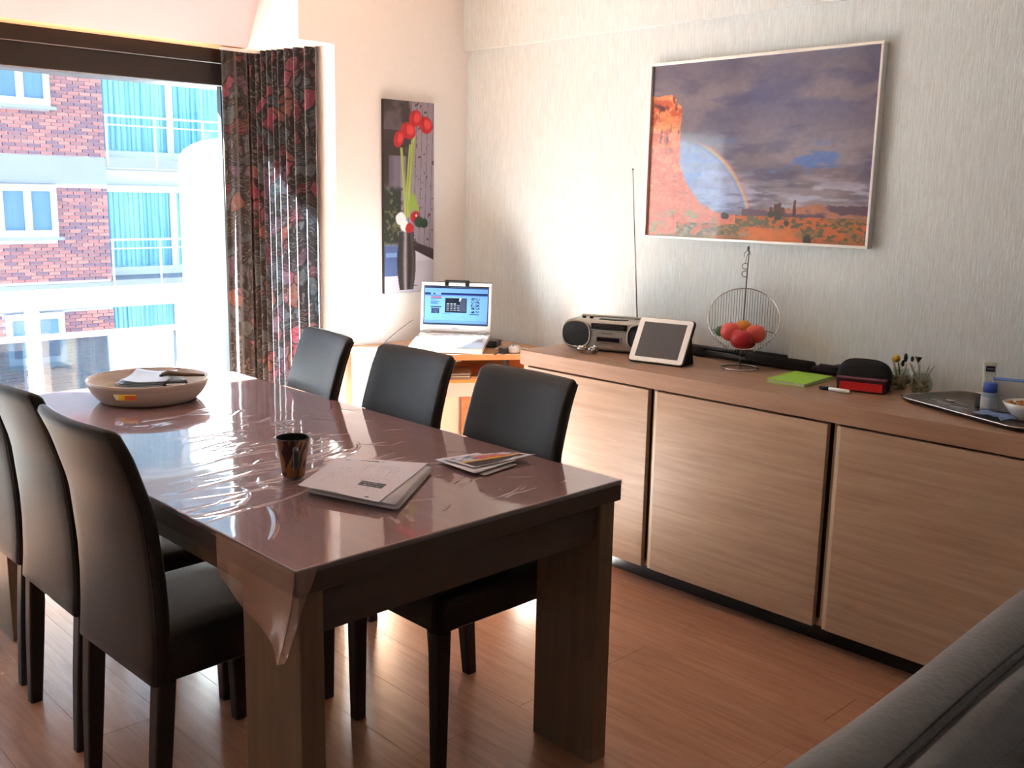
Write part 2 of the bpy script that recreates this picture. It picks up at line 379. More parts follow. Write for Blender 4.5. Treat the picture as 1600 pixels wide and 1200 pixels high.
# core wall with mortar face
bb('wall', -4, 8.1, 20.02, 21.0, -12, 10, M_mortar)
bb('side_wall', 8.02, 8.1, 20.5, 21.3, -12, 10, mat('side_wall_grey', '#7f8aa0', 0.9))
bb('back_wall', 8.1, 16, 21.42, 21.6, -12, 10, M_pier)
brick_cols = ['#9a6262', '#875a60', '#a66c68', '#745462']
BM = [mat('brick_%d' % i, c, 0.9, var=0.1) for i, c in enumerate(brick_cols)]
random.seed(7); cand = []
bw, bh, pw, ph = 0.205, 0.052, 0.222, 0.0665
def winspans(k):
    return [(5.98 - 0.0, 7.10)] 
for r in range(-40, 78):
    z = r * ph
    fl = None
    for k in range(-2, 3):
        zb = 1.52 + k * FH
        if zb - 0.03 <= z + bh and z < zb + 0.53: fl = 'band'
    if fl: continue
    off = (r % 2) * pw / 2
    for c in range(0, 22):
        x1 = 8.1 - off - c * pw; x0 = x1 - bw
        if c == 0 and off: cand.append((8.1 - off + 0.017, 8.1, z))
        if x0 < 3.6: continue
        hit = False
        for k in range(-2, 3):
            wz0, wz1 = 0.45 + k * FH, 1.53 + k * FH
            if z + bh > wz0 and z < wz1:
                if x0 < 7.13 and x1 > 6.02 and not (x0 >= 7.11): hit = True
                if x0 < 5.0 and x1 > 3.9: hit = True
        if not hit: cand.append((x0, x1, z))
        elif x1 > 7.16: cand.append((7.112, x1, z))
        elif x0 < 5.98 and x1 > 6.02: cand.append((x0, 6.03, z))
cand.sort(key=lambda q: abs(q[0] - 7.3) * 0.7 + abs(q[2] - 1.2) * (1.0 if q[2] > -1.3 else 3))
bmeshes = []
for i in range(4):
    bm = bmesh.new(); box(bm, -bw / 2, bw / 2, -0.02, 0.025, 0, bh); me = bpy.data.meshes.new('brick'); bm.to_mesh(me); bm.free(); me.materials.append(BM[i]); bmeshes.append(me)
n_single = 0; rest = []
for q in cand:
    if n_single < 296 and abs((q[1] - q[0]) - bw) < 0.01:
        o = bpy.data.objects.new('brick', random.choice(bmeshes)); COL.objects.link(o); o.parent = bld
        o.location = ((q[0] + q[1]) / 2 - 8.1, random.uniform(-0.004, 0.003), q[2] + Z0); n_single += 1
    else: rest.append(q)
bm = bmesh.new()
for q in rest:
    nf = len(bm.faces); dy = random.uniform(-0.004, 0.003); box(bm, q[0] - 8.1, q[1] - 8.1, -0.02 + dy, 0.025, q[2] + Z0, q[2] + bh + Z0)
    bm.faces.ensure_lookup_table(); mi = random.randrange(4)
    for f in bm.faces[nf:]: f.material_index = mi
o = obj('brickwork', bm, BM, bld); o['kind'] = 'stuff'
for k in range(-2, 3):
    zb = 1.52 + k * FH
    bb('concrete_band', 3.4, 8.1, 19.96, 20.05, zb, zb + 0.51, M_band)
    for (x0, x1) in ((6.04, 7.10), (3.92, 4.98)):
        wz0, wz1 = 0.52 + k * FH, 1.50 + k * FH
        wf = bb('window', x0, x1, 19.96, 20.02, wz0, wz1, M_curt2)
        # frame pieces stand proud of the curtained opening
        bmf = bmesh.new()
        for (a, b, c, d) in ((x0, x1, wz0, wz0 + 0.13), (x0, x1, wz1 - 0.12, wz1), (x0, x0 + 0.10, wz0 + 0.13, wz1 - 0.12), (x1 - 0.11, x1, wz0 + 0.13, wz1 - 0.12), ((x0 + x1) / 2 - 0.065, (x0 + x1) / 2 + 0.065, wz0 + 0.13, wz1 - 0.12)):
            box(bmf, a - 8.1, b - 8.1, -0.10, -0.04, c + Z0, d + Z0)
        obj('frame', bmf, M_bframe, wf)
        bb('pane', x0 + 0.1, (x0 + x1) / 2 - 0.065, 19.93, 19.935, wz0 + 0.13, wz1 - 0.12, M_pane, wf)
        bb('pane', (x0 + x1) / 2 + 0.065, x1 - 0.11, 19.93, 19.935, wz0 + 0.13, wz1 - 0.12, M_pane, wf)
        bb('sill', x0 - 0.03, x1 + 0.09, 19.86, 19.98, wz0 - 0.06, wz0, M_band)
    # balcony recess
    sz = 2.06 + k * FH
    bb('balcony_slab', 8.1, 13, 19.98, 21.4, sz - 0.19, sz, M_band)
    bb('soffit', 8.1, 12.9, 20.04, 21.4, sz - 0.22, sz - 0.191, mat('soffit_grey', '#a9aab0', 0.9))
    cw = bb('balcony_window', 8.1, 13, 21.2, 21.4, sz + 0.02, sz + 1.86, M_curt)
    # pleats of the net curtain
    bmf = bmesh.new(); xx = 8.62
    random.seed(20 + k)
    while xx < 13:
        tube(bmf, [(xx - 8.1, 1.19, sz + 0.2 + Z0), (xx - 8.1, 1.19, sz + 1.8 + Z0)], 0.028, 6); xx += random.uniform(0.075, 0.13)
    obj('curtain_pleats', bmf, M_curt, cw)['kind'] = 'stuff'
    bmf = bmesh.new()
    for (a, b, c, d) in ((8.1, 13, sz, sz + 0.17), (8.1, 13, sz + 1.74, sz + 1.88), (9.92, 10.07, sz + 0.17, sz + 1.74), (11.9, 12.05, sz + 0.17, sz + 1.74)):
        box(bmf, a - 8.1, b - 8.1, 1.10, 1.16, c + Z0, d + Z0)
    obj('frame', bmf, M_bframe, cw)
    rl = bb('balcony_rail', 8.12, 13, 20.0, 20.03, sz + 0.785, sz + 0.825, M_bframe)
    bb('mid_rail', 8.12, 13, 20.0, 20.02, sz + 0.615, sz + 0.64, M_bframe, rl)
    for px in (8.13, 9.12, 10.17, 11.2, 12.2): bb('baluster', px, px + 0.035, 19.97, 20.0, sz - 0.15, sz + 0.80, M_bframe, rl)
struct(boxo('ground', -40, 60, 5.7, 60, -12.3, -12, mat('street_asphalt', '#8d8c8a', 0.9)))
# ---------------------------------------------------------------- curtain
def curtainmat():
    m, n, l, b = nodes('dark_paisley_curtain')
    uv = n.new('ShaderNodeUVMap'); uv.uv_map = 'UVMap'
    wn_ = n.new('ShaderNodeTexNoise'); wn_.inputs['Scale'].default_value = 5; wn_.inputs['Detail'].default_value = 3; l.new(uv.outputs[0], wn_.inputs['Vector'])
    ad = n.new('ShaderNodeMix'); ad.data_type = 'RGBA'; ad.blend_type = 'LINEAR_LIGHT'; ad.inputs['Factor'].default_value = 0.16
    l.new(uv.outputs[0], ad.inputs['A']); l.new(wn_.outputs['Color'], ad.inputs['B'])
    vo = n.new('ShaderNodeTexVoronoi'); vo.inputs['Scale'].default_value = 12; l.new(ad.outputs['Result'], vo.inputs['Vector'])
    cr = n.new('ShaderNodeValToRGB'); cr.color_ramp.interpolation = 'CONSTANT'
    cols = ['#16161b', '#2f3844', '#5a1c2c', '#1f1f26', '#46565f', '#44525e', '#23232b', '#553c52', '#2b4653', '#8a3450', '#1c1a1e', '#7c4638']
    e = cr.color_ramp.elements
    e[0].position = 0; e[0].color = (*L(cols[0]), 1); e[1].position = 1 / 12; e[1].color = (*L(cols[1]), 1)
    for i in range(2, 12): q = e.new(i / 12); q.color = (*L(cols[i]), 1)
    sp = n.new('ShaderNodeSeparateColor'); l.new(vo.outputs['Color'], sp.inputs[0]); l.new(sp.outputs[0], cr.inputs[0])
    # swirls: rings around each motif and dark outlines between
    wv = n.new('ShaderNodeTexWave'); wv.wave_type = 'RINGS'; wv.inputs['Scale'].default_value = 16; wv.inputs['Distortion'].default_value = 14; wv.inputs['Detail'].default_value = 2; l.new(ad.outputs['Result'], wv.inputs['Vector'])
    r2 = n.new('ShaderNodeValToRGB'); r2.color_ramp.elements[0].position = 0.82; r2.color_ramp.elements[1].position = 0.93; l.new(wv.outputs['Fac'], r2.inputs[0])
    mx = n.new('ShaderNodeMix'); mx.data_type = 'RGBA'; l.new(r2.outputs[0], mx.inputs['Factor']); l.new(cr.outputs[0], mx.inputs['A']); mx.inputs['B'].default_value = (*L('#6f6a6c'), 1)
    vd = n.new('ShaderNodeTexVoronoi'); vd.feature = 'DISTANCE_TO_EDGE'; vd.inputs['Scale'].default_value = 12; l.new(ad.outputs['Result'], vd.inputs['Vector'])
    r3 = n.new('ShaderNodeValToRGB'); r3.color_ramp.elements[0].position = 0.03; r3.color_ramp.elements[1].position = 0.09; l.new(vd.outputs['Distance'], r3.inputs[0])
    m2 = n.new('ShaderNodeMix'); m2.data_type = 'RGBA'; l.new(r3.outputs[0], m2.inputs['Factor']); m2.inputs['A'].default_value = (*L('#101014'), 1); l.new(mx.outputs['Result'], m2.inputs['B'])
    n3 = n.new('ShaderNodeTexNoise'); n3.inputs['Scale'].default_value = 60; l.new(uv.outputs[0], n3.inputs['Vector'])
    m3 = n.new('ShaderNodeMix'); m3.data_type = 'RGBA'; m3.blend_type = 'MULTIPLY'; m3.inputs['Factor'].default_value = 0.5; l.new(m2.outputs['Result'], m3.inputs['A']); l.new(n3.outputs['Fac'], m3.inputs['B'])
    l.new(m3.outputs['Result'], b.inputs['Base Color']); b.inputs['Roughness'].default_value = 0.55
    b.inputs['Sheen Weight'].default_value = 0.3
    return m
ctl = [(2.335, 4.38), (2.40, 4.36), (2.47, 4.35), (2.50, 4.24), (2.525, 4.14), (2.54, 4.05), (2.574, 3.94)]
seg = [0]
for a, b in zip(ctl, ctl[1:]): seg.append(seg[-1] + math.hypot(b[0] - a[0], b[1] - a[1]))
NS = 260; folds = [(0.0, .05), (0.11, .03), (0.22, .02), (0.42, .026), (0.52, .04), (0.62, .05)]
V = []; UV = []
def cpt(s):
    for i in range(len(seg) - 1):
        if s <= seg[i + 1] + 1e-9:
            t = (s - seg[i]) / (seg[i + 1] - seg[i]); a, b = ctl[i], ctl[i + 1]
            dx, dy = b[0] - a[0], b[1] - a[1]; q = math.hypot(dx, dy)
            return a[0] + dx * t, a[1] + dy * t, dy / q, -dx / q
    return ctl[-1][0], ctl[-1][1], 1, 0
NZ = 26; ph_ = 0; W_ = 0; prev = None; cols_ = []
for i in range(NS + 1):
    s = seg[-1] * i / NS; fr = i / NS
    wl_ = 0.062 if fr < 0.2 else (0.036 if fr < 0.6 else 0.062)
    ph_ += 2 * PI * (seg[-1] / NS) / wl_; cols_.append((s, ph_, 0.020 if fr < 0.2 else (0.019 if fr < 0.6 else 0.026)))
for j in range(NZ + 1):
    z = 0.03 + (2.09 - 0.03) * j / NZ; row_ = []; arc = 0; prev = None
    for s, p, am in cols_:
        x, y, nx_, ny_ = cpt(s); g = am * (1.0 - 0.25 * j / NZ) * math.sin(p + 0.35 * math.sin(2.2 * z + s * 9))
        pt = (x - nx_ * g - 0.0, y - ny_ * g, z)
        if prev: arc += math.hypot(pt[0] - prev[0], pt[1] - prev[1])
        prev = pt; V.append(pt); UV.append((arc, z))
F = [(j * (NS + 1) + i, j * (NS + 1) + i + 1, (j + 1) * (NS + 1) + i + 1, (j + 1) * (NS + 1) + i) for j in range(NZ) for i in range(NS)]
cur = pyobj('curtain', V, F, curtainmat(), None, True)
ul = cur.data.uv_layers.new(name='UVMap')
for lp in cur.data.loops: ul.data[lp.index].uv = UV[lp.vertex_index]
tag(cur, 'dark multicolour paisley curtain gathered beside the glass door', 'curtain')
rail = boxo('curtain_rail', 2.30, 2.52, 4.30, 4.325, 2.078, 2.09, M_white, cur)

# ---------------------------------------------------------------- dining table
tab = thing('dining_table', 'dark wood dining table with slab legs', 'table', (0.93, 1.53, 0))
TW, TL = 0.94, 1.97
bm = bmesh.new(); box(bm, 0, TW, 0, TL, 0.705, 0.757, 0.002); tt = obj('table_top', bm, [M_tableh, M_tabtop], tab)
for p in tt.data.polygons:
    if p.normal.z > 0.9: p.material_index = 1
for sx_ in (0, 1):
    for sy in (0, 1):
        x0 = 0.012 if sx_ == 0 else TW - 0.012 - 0.055; y0 = 0.01 if sy == 0 else TL - 0.01 - 0.215
        boxo('leg', x0, x0 + 0.055, y0, y0 + 0.215, 0, 0.705, M_table, tab, 0.002)
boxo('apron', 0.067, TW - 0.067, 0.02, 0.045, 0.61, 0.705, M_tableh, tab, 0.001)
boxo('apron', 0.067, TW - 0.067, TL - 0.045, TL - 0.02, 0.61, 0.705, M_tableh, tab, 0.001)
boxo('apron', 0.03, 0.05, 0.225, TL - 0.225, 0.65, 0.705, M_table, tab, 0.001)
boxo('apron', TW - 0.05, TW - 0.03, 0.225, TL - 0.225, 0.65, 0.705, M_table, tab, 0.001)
# clear vinyl cover with creases
nx, ny = 340, 690
u = np.linspace(0, 1, nx) * (TW + 0.006) - 0.003; v = np.linspace(0, 1, ny) * (TL + 0.006) - 0.003; X, Y = np.meshgrid(u, v)
Z = 0.7585 + 0.0010 * fbm(X * 5, Y * 5, 3, 3)
rs = np.random.RandomState(11)
def crease(cx, cy, ang, ln, cv, h, wd):
    global Z
    dx, dy = X - cx, Y - cy; a = dx * math.cos(ang) + dy * math.sin(ang); b = -dx * math.sin(ang) + dy * math.cos(ang) - cv * a * a
    Z = Z + h * np.exp(-(b / wd) ** 2) * np.exp(-(a / ln) ** 4)
def fan(n, x0, x1, y0, y1, am, asd, l0, l1, cv, h0, h1, w0, w1):
    for k in range(n): crease(rs.uniform(x0, x1), rs.uniform(y0, y1), rs.normal(am, asd), rs.uniform(l0, l1), rs.uniform(-cv, cv), rs.uniform(h0, h1) * rs.choice([-1, 1, 1]), rs.uniform(w0, w1))
fan(70, 0.30, 0.62, 0.45, 1.40, 0.15, 0.30, .02, .07, 4, .0008, .0020, .0022, .0040)   # short creases down the old fold line
fan(26, 0.05, 0.45, 0.35, 1.10, 0.05, 0.20, .06, .16, 1.2, .0010, .0022, .0030, .0050)
fan(46, 0.42, 0.90, 0.10, 1.20, 2.7, 0.45, .015, .05, 5, .0006, .0016, .0020, .0036)
fan(26, 0.30, 0.46, 0.10, 0.40, 1.0, 0.7, .012, .04, 9, .0008, .0018, .0020, .0034)
fan(16, 0.62, 0.82, 0.08, 0.28, 0.3, 0.2, .02, .05, 2, .0007, .0014, .0020, .0032)
for q in ((0.20, 0.62, .25, .13, .8, .0028, .006), (0.24, 0.50, 1.9, .07, -9, .0026, .005), (0.30, 0.56, .4, .07, 7, .0026, .0045), (0.12, 0.27, 1.05, .10, 1, .0030, .0045), (0.33, 0.47, 2.3, .06, 9, .0024, .0045), (0.16, 0.46, .9, .07, 3, .0024, .0045)): crease(*q)
edge = np.minimum(np.minimum(X + .003, TW + .003 - X), np.minimum(Y + .003, TL + .003 - Y)); Z = np.where(edge < 0.001, 0.748, Z)
def gridmesh(name, P, m, parent=None):
    ny_, nx_ = P.shape[:2]; idx = np.arange(nx_ * ny_).reshape(ny_, nx_); F = np.stack([idx[:-1, :-1], idx[:-1, 1:], idx[1:, 1:], idx[1:, :-1]], -1).reshape(-1, 4)
    me = bpy.data.meshes.new(name); me.vertices.add(nx_ * ny_); me.vertices.foreach_set('co', P.reshape(-1).astype('f'))
    me.loops.add(F.size); me.loops.foreach_set('vertex_index', F.reshape(-1).astype('i')); me.polygons.add(len(F)); me.polygons.foreach_set('loop_start', (np.arange(len(F)) * 4).astype('i'))
    me.update(); me.validate(); return link(name, me, m, parent, True)
cov = gridmesh('vinyl_tablecloth', np.stack([X, Y, Z], -1), M_film); cov.location = (0.93, 1.53, 0)
tag(cov, 'clear creased vinyl cover lying over the dining table top', 'tablecloth')
# part hanging over the near left corner
M_flap = filmmat('vinyl_flap', '#eedcd2', 0.15, 1.0, opacity=0.30, bump=0.2, bscale=12, body='#d8b5a4')
V = []; F = []; n1, n2 = 18, 14
for i in range(n1 + 1):
    t = i / n1; y = -0.004 + 0.30 * t
    drop = 0.095 + 0.055 * math.sin(PI * min(1, t * 1.1)) * (1 - t) + 0.075 * (1 - t) ** 3
    for j in range(n2 + 1):
        q = j / n2; V.append((-0.0045 - 0.012 * q * (1 + math.sin(9 * t + 2)) * 0.5 - 0.03 * q * q * (1 - t) ** 4, y, 0.757 - drop * q))
for i in range(n1):
    for j in range(n2): a = i * (n2 + 1) + j; F.append((a, a + 1, a + n2 + 2, a + n2 + 1))
b0 = len(V)
for i in range(7):      # folded tip around the corner
    t = i / 6
    for j in range(n2 + 1):
        q = j / n2; V.append((-0.0045 + 0.05 * t * (1 - q) - 0.042 * q * q * (1 - 0.3 * t), -0.005 - 0.022 * math.sin(t * PI) * q, 0.757 - (0.168 * q) * (1 - 0.15 * t)))
for i in range(6):
    for j in range(n2): a = b0 + i * (n2 + 1) + j; F.append((a, a + 1, a + n2 + 2, a + n2 + 1))
pyobj('hanging_flap', V, F, M_flap, cov, True)

# ---------------------------------------------------------------- dining chairs (local: faces +x, back at -x)
def chair_path(z):
    zs = [.37, .45, .54, .62, .77, .89, .962]; xs_ = [-.197, -.190, -.188, -.190, -.204, -.240, -.272]
    return float(np.interp(z, zs, xs_))
def make_chair(label):
    t = thing('dining_chair', label, 'chair', group='dark leather chairs around the dining table')
    # seat
    bm = bmesh.new(); lp = []
    for z, g in ((.375, .012), (.385, 0), (.455, 0), (.472, .006), (.480, .03), (.483, .09)):
        lp.append([(0.012 + a, b, z) for a, b in rrect(0.42 - 2 * g, 0.40 - 2 * g, 0.03, 4)])
    loft(bm, lp); obj('seat', bm, M_leather, t, True)
    # back
    bm = bmesh.new(); lp = []
    zz = [.372, .378] + list(np.linspace(.40, .93, 16)) + [.948, .957, .962]
    for i, z in enumerate(zz):
        f = (z - .37) / .59; wd = 0.40 - 0.03 * f; th = 0.046 - 0.012 * f; g = 0
        if z > .95: g = .006
        if z > .96: g = .013
        if i == 0: g = .006
        ring = []
        for a, b in rrect(th - 2 * g * .9, wd - 2 * g, max(.003, th / 2.6 - g * .6), 3):
            sag = -0.020 * max(0, 1 - (2 * b / wd) ** 2) * min(1, max(0, f * 1.2)); ring.append((chair_path(z) - .0 + a + sag, b, z + (0.0)))
        # finer sides for the curve: subdivide long sides
        ring2 = []
        for p, q in zip(ring, ring[1:] + ring[:1]):
            ring2.append(p)
            if abs(p[1] - q[1]) > .2:
                for k in range(1, 8):
                    bb_ = p[1] + (q[1] - p[1]) * k / 8; sag = -0.020 * max(0, 1 - (2 * bb_ / wd) ** 2) * min(1, max(0, f * 1.2))
                    s0 = -0.020 * max(0, 1 - (2 * p[1] / wd) ** 2) * min(1, max(0, f * 1.2)); ring2.append((p[0] - s0 + sag, bb_, z))
        lp.append(ring2)
    loft(bm, lp); obj('backrest', bm, M_leather, t, True)
    for sgn in (-1, 1):
        bm = bmesh.new(); tube(bm, [(chair_path(z) - .016, sgn * (0.1955 - 0.015 * (z - .37) / .59), z) for z in np.linspace(.385, .95, 16)], .0022, 5)
        obj('seam', bm, M_piping, t, True)
        bm = bmesh.new()
        loft(bm, [[(cx + a, sgn * cy + b, z) for a, b in rrect(wd, wd, .006, 2)] for cx, cy, wd, z in ((-.214, .172, .034, 0), (-.2, .176, .042, .2), (-.186, .178, .044, .378))]); obj('leg', bm, M_leather_leg, t)
        bm = bmesh.new()
        loft(bm, [[(cx + a, sgn * cy + b, z) for a, b in rrect(wd, wd, .006, 2)] for cx, cy, wd, z in ((.200, .176, .034, 0), (.198, .177, .044, .378))]); obj('leg', bm, M_leather_leg, t)
    return t
def dup(root, loc, rz, label):
    r = root.copy(); COL.objects.link(r); r.location = loc; r.rotation_euler = (0, 0, rz); r['label'] = label
    for ch in list(root.children):
        c = ch.copy(); COL.objects.link(c); c.parent = r
    return r
ch = make_chair('dark leather dining chair on the window-far long side, nearest the camera, seen from behind')
ch.location = (1.055, 2.185, 0); ch.rotation_euler = (0, 0, math.radians(2))
ch['label'] = 'dark leather dining chair seen from behind in the foreground, its whole back in view'
dup(ch, (1.075, 2.665, 0), 0, 'dark leather dining chair seen from behind, second from the camera, half hidden by the first')
dup(ch, (1.09, 3.135, 0), 0, 'dark leather dining chair seen from behind, cut by the frame edge beside the glass door')
dup(ch, (1.693, 1.965, 0), PI, 'dark leather dining chair facing us, in front of the sideboard door and beside the magazines')
dup(ch, (1.693, 2.475, 0), PI, 'dark leather dining chair facing us, middle of three, in front of the laptop desk')
dup(ch, (1.70, 3.02, 0), PI + math.radians(-9), 'dark leather dining chair facing us, slightly turned, in front of the curtain')

# ---------------------------------------------------------------- sideboard
sb = thing('sideboard', 'long oak sideboard with three wide doors against the wallpapered wall', 'sideboard', (2.86, 0.74, 0))
SL = 2.17; SD = 0.495
boxo('top', 0, SD, 0, SL, 0.765, 0.825, M_sidetop, sb, 0.0015)
boxo('side_panel', 0.02, SD, SL - 0.035, SL - 0.005, 0.07, 0.765, M_sidev, sb, 0.001)
boxo('side_panel', 0.02, SD, 0.005, 0.035, 0.07, 0.765, M_sidev, sb, 0.001)
boxo('bottom_panel', 0.03, SD, 0.035, SL - 0.035, 0.07, 0.09, M_sidev, sb)
boxo('back_panel', SD - 0.01, SD, 0.035, SL - 0.035, 0.09, 0.765, M_sidev, sb)
boxo('plinth', 0.07, SD - 0.02, 0.03, SL - 0.03, 0.0, 0.07, M_black, sb)
boxo('carcass', 0.045, 0.07, 0.035, SL - 0.035, 0.09, 0.765, mat('sideboard_dark_recess', '#3b2b20', 0.7), sb)
for (a, b) in ((2.232, 2.862), (1.512, 2.190), (0.79, 1.466)):
    d = boxo('door', 0.0, 0.022, a - 0.74, b - 0.74, 0.075, 0.758, M_side, sb, 0.0012)
boxo('end_gap_shade', 0.010, 0.030, 2.863 - 0.74, 2.872 - 0.74, 0.075, 0.765, MATS['sideboard_dark_recess'], sb)  # dark strip painted as the shade in the gap beside the end door
for a in (2.192, 1.468):
    boxo('grip_strip', 0.004, 0.012, a - 0.74 + 0.0, a - 0.74 + 0.013, 0.075, 0.758, mat('pale_grip_strip', '#d2c0a6', 0.35), sb, 0.001)
    boxo('divider', 0.02, 0.046, a - 0.74 + 0.013, a - 0.74 + 0.030, 0.075, 0.765, M_sidev, sb)

# ---------------------------------------------------------------- corner desk
dk = thing('corner_desk', 'light wood corner desk with a lower shelf under the laptop', 'desk', (2.6, 3.0, 0))
M_desk = wood('desk_wood', '#bd8a62', '#d3a47c', (3, 10, 10), 0.22, 2.5, 0.1)
M_desko = wood('desk_shelf_orange_wood', '#c4713a', '#d98749', (3, 10, 10), 0.4, 2.5, 0.1)
def prism(bm, pts, z0, z1):
    A = [bm.verts.new((p[0], p[1], z0)) for p in pts]; B = [bm.verts.new((p[0], p[1], z1)) for p in pts]
    bm.faces.new(A[::-1]); bm.faces.new(B)
    for k in range(len(pts)): bm.faces.new((A[k], A[(k + 1) % len(pts)], B[(k + 1) % len(pts)], B[k]))
bm = bmesh.new(); prism(bm, [(0.02, 0.48), (0.74, 0.005), (0.74, 0.81), (0.02, 0.81)], 0.725, 0.75); obj('desk_top', bm, M_desk, dk)
bm = bmesh.new(); prism(bm, [(0.02, 0.48), (0.74, 0.005), (0.74, 0.006), (0.021, 0.484)], 0.7505, 0.752)
obj('edge_strip', bm, M_white, dk)
bm = bmesh.new(); prism(bm, [(0.06, 0.64), (0.74, 0.20), (0.74, 0.80), (0.06, 0.80)], 0.592, 0.612); obj('shelf', bm, M_desko, dk)
bm = bmesh.new(); prism(bm, [(0.06, 0.68), (0.74, 0.24), (0.74, 0.255), (0.06, 0.695)], 0.52, 0.592); obj('modesty_panel', bm, mat('grey_laminate', '#a7a1a6', 0.5), dk)
boxo('side_panel', 0.03, 0.05, 0.50, 0.80, 0.0, 0.725, M_desk, dk, 0.001)
boxo('side_panel', 0.715, 0.735, 0.06, 0.80, 0.0, 0.725, M_desk, dk, 0.001)
boxo('bracket', 0.47, 0.49, 0.215, 0.235, 0.612, 0.725, M_black, dk)

# ---------------------------------------------------------------- sofa back, near right
sf = thing('sofa', 'grey leather sofa with rolled seamed backrest in the near right corner', 'sofa', (0.55, -0.45, 0))
def sofa_sec(x, prof): return [(x, p[0], p[1]) for p in prof]
# outline of the back in (y,z): outer face, roll, seam, inner slope
prof = [(0.93, 0.12), (0.985, 0.30), (1.00, 0.50), (1.005, 0.66), (1.012, 0.735), (1.008, 0.775), (0.99, 0.80), (0.965, 0.811), (0.94, 0.808), (0.915, 0.797), (0.905, 0.786), (0.90, 0.780), (0.893, 0.785), (0.87, 0.775), (0.84, 0.74), (0.81, 0.68), (0.78, 0.60), (0.75, 0.50), (0.74, 0.40), (0.74, 0.12)]
V = []; F = []; nxs = 60; npf = len(prof)
def sdisp(x, k):
    return 0.006 * math.sin(x * 5 + k * .3) + (0.010 * math.sin(x * 17 + k * 0.9) * (k > 12) * (k < 18))
for i in range(nxs + 1):
    x = 2.3 * i / nxs; e = min(1, min(i, nxs - i) / 2.0); e = math.sqrt(e) if e < 1 else 1
    for k, (y, z) in enumerate(prof):
        cy, cz = 0.88, 0.45; q = 0.9 + 0.1 * e
        d = sdisp(x, k); V.append((x, cy + (y - cy) * q + d * .5, cz + (z - cz) * (q if z > .3 else 1) + (d if z > .5 else 0)))
for i in range(nxs):
    for k in range(npf - 1): a = i * npf + k; F.append((a, a + npf, a + npf + 1, a + 1))
F.append(tuple(range(npf))); F.append(tuple(nxs * npf + k for k in range(npf))[::-1])
obj_b = pyobj('backrest', V, F, M_sofa, sf, True)
bm = bmesh.new()
for yy in (0.902, 0.912):
    tube(bm, [(0.03 + 2.24 * i / 60, 0.88 + (yy - 0.88) + sdisp(2.3 * i / 60, 11) * .5, 0.7895 + (0.004 if yy > .905 else -.002) + sdisp(2.3 * i / 60, 11)) for i in range(61)], 0.0022, 5)
obj('seam', bm, M_sofa2, sf, True)
for x0 in (0.18, 1.155):
    bm = bmesh.new(); loft(bm, [[(x0 + 0.48 + a, 0.46 + b, z) for a, b in rrect(0.96 - 2 * g, 0.62 - 2 * g, 0.06, 4)] for z, g in ((.26, .02), (.28, 0), (.40, 0), (.44, .02), (.455, .07))]); obj('seat_cushion', bm, M_sofa, sf, True)
    bm = bmesh.new(); lp = []
    for k in range(9):
        f = k / 8; lp.append([(x0 + 0.48 + a, 0.78 + b + 0.06 * f, 0.42 + 0.33 * f) for a, b in rrect(0.95 - (0.12 if k in (0, 8) else 0.02), 0.15 * math.sin(PI * (0.15 + 0.7 * f)) + .03, 0.02, 4)])
    loft(bm, lp); obj('back_cushion', bm, M_sofa2, sf, True)
boxo('base', 0.06, 2.24, 0.12, 0.92, 0.06, 0.26, M_sofa2, sf, 0.02, 2)
for x0 in (0.0, 2.12):
    bm = bmesh.new(); loft(bm, [[(x0 + 0.09 + a, 0.48 + b, z) for a, b in rrect(0.18 - 2 * g, 0.80 - 2 * g, 0.04, 4)] for z, g in ((.07, .01), (.1, 0), (.50, 0), (.56, .02), (.58, .05))]); obj('armrest', bm, M_sofa, sf, True)
for a, b in ((.1, .15), (2.2, .15), (.1, .88), (2.2, .88)):
    bm = bmesh.new(); lathe(bm, [(0, 0), (.022, 0), (.026, .06), (0, .06)], 12, (a, b, 0)); obj('foot', bm, M_black, sf)
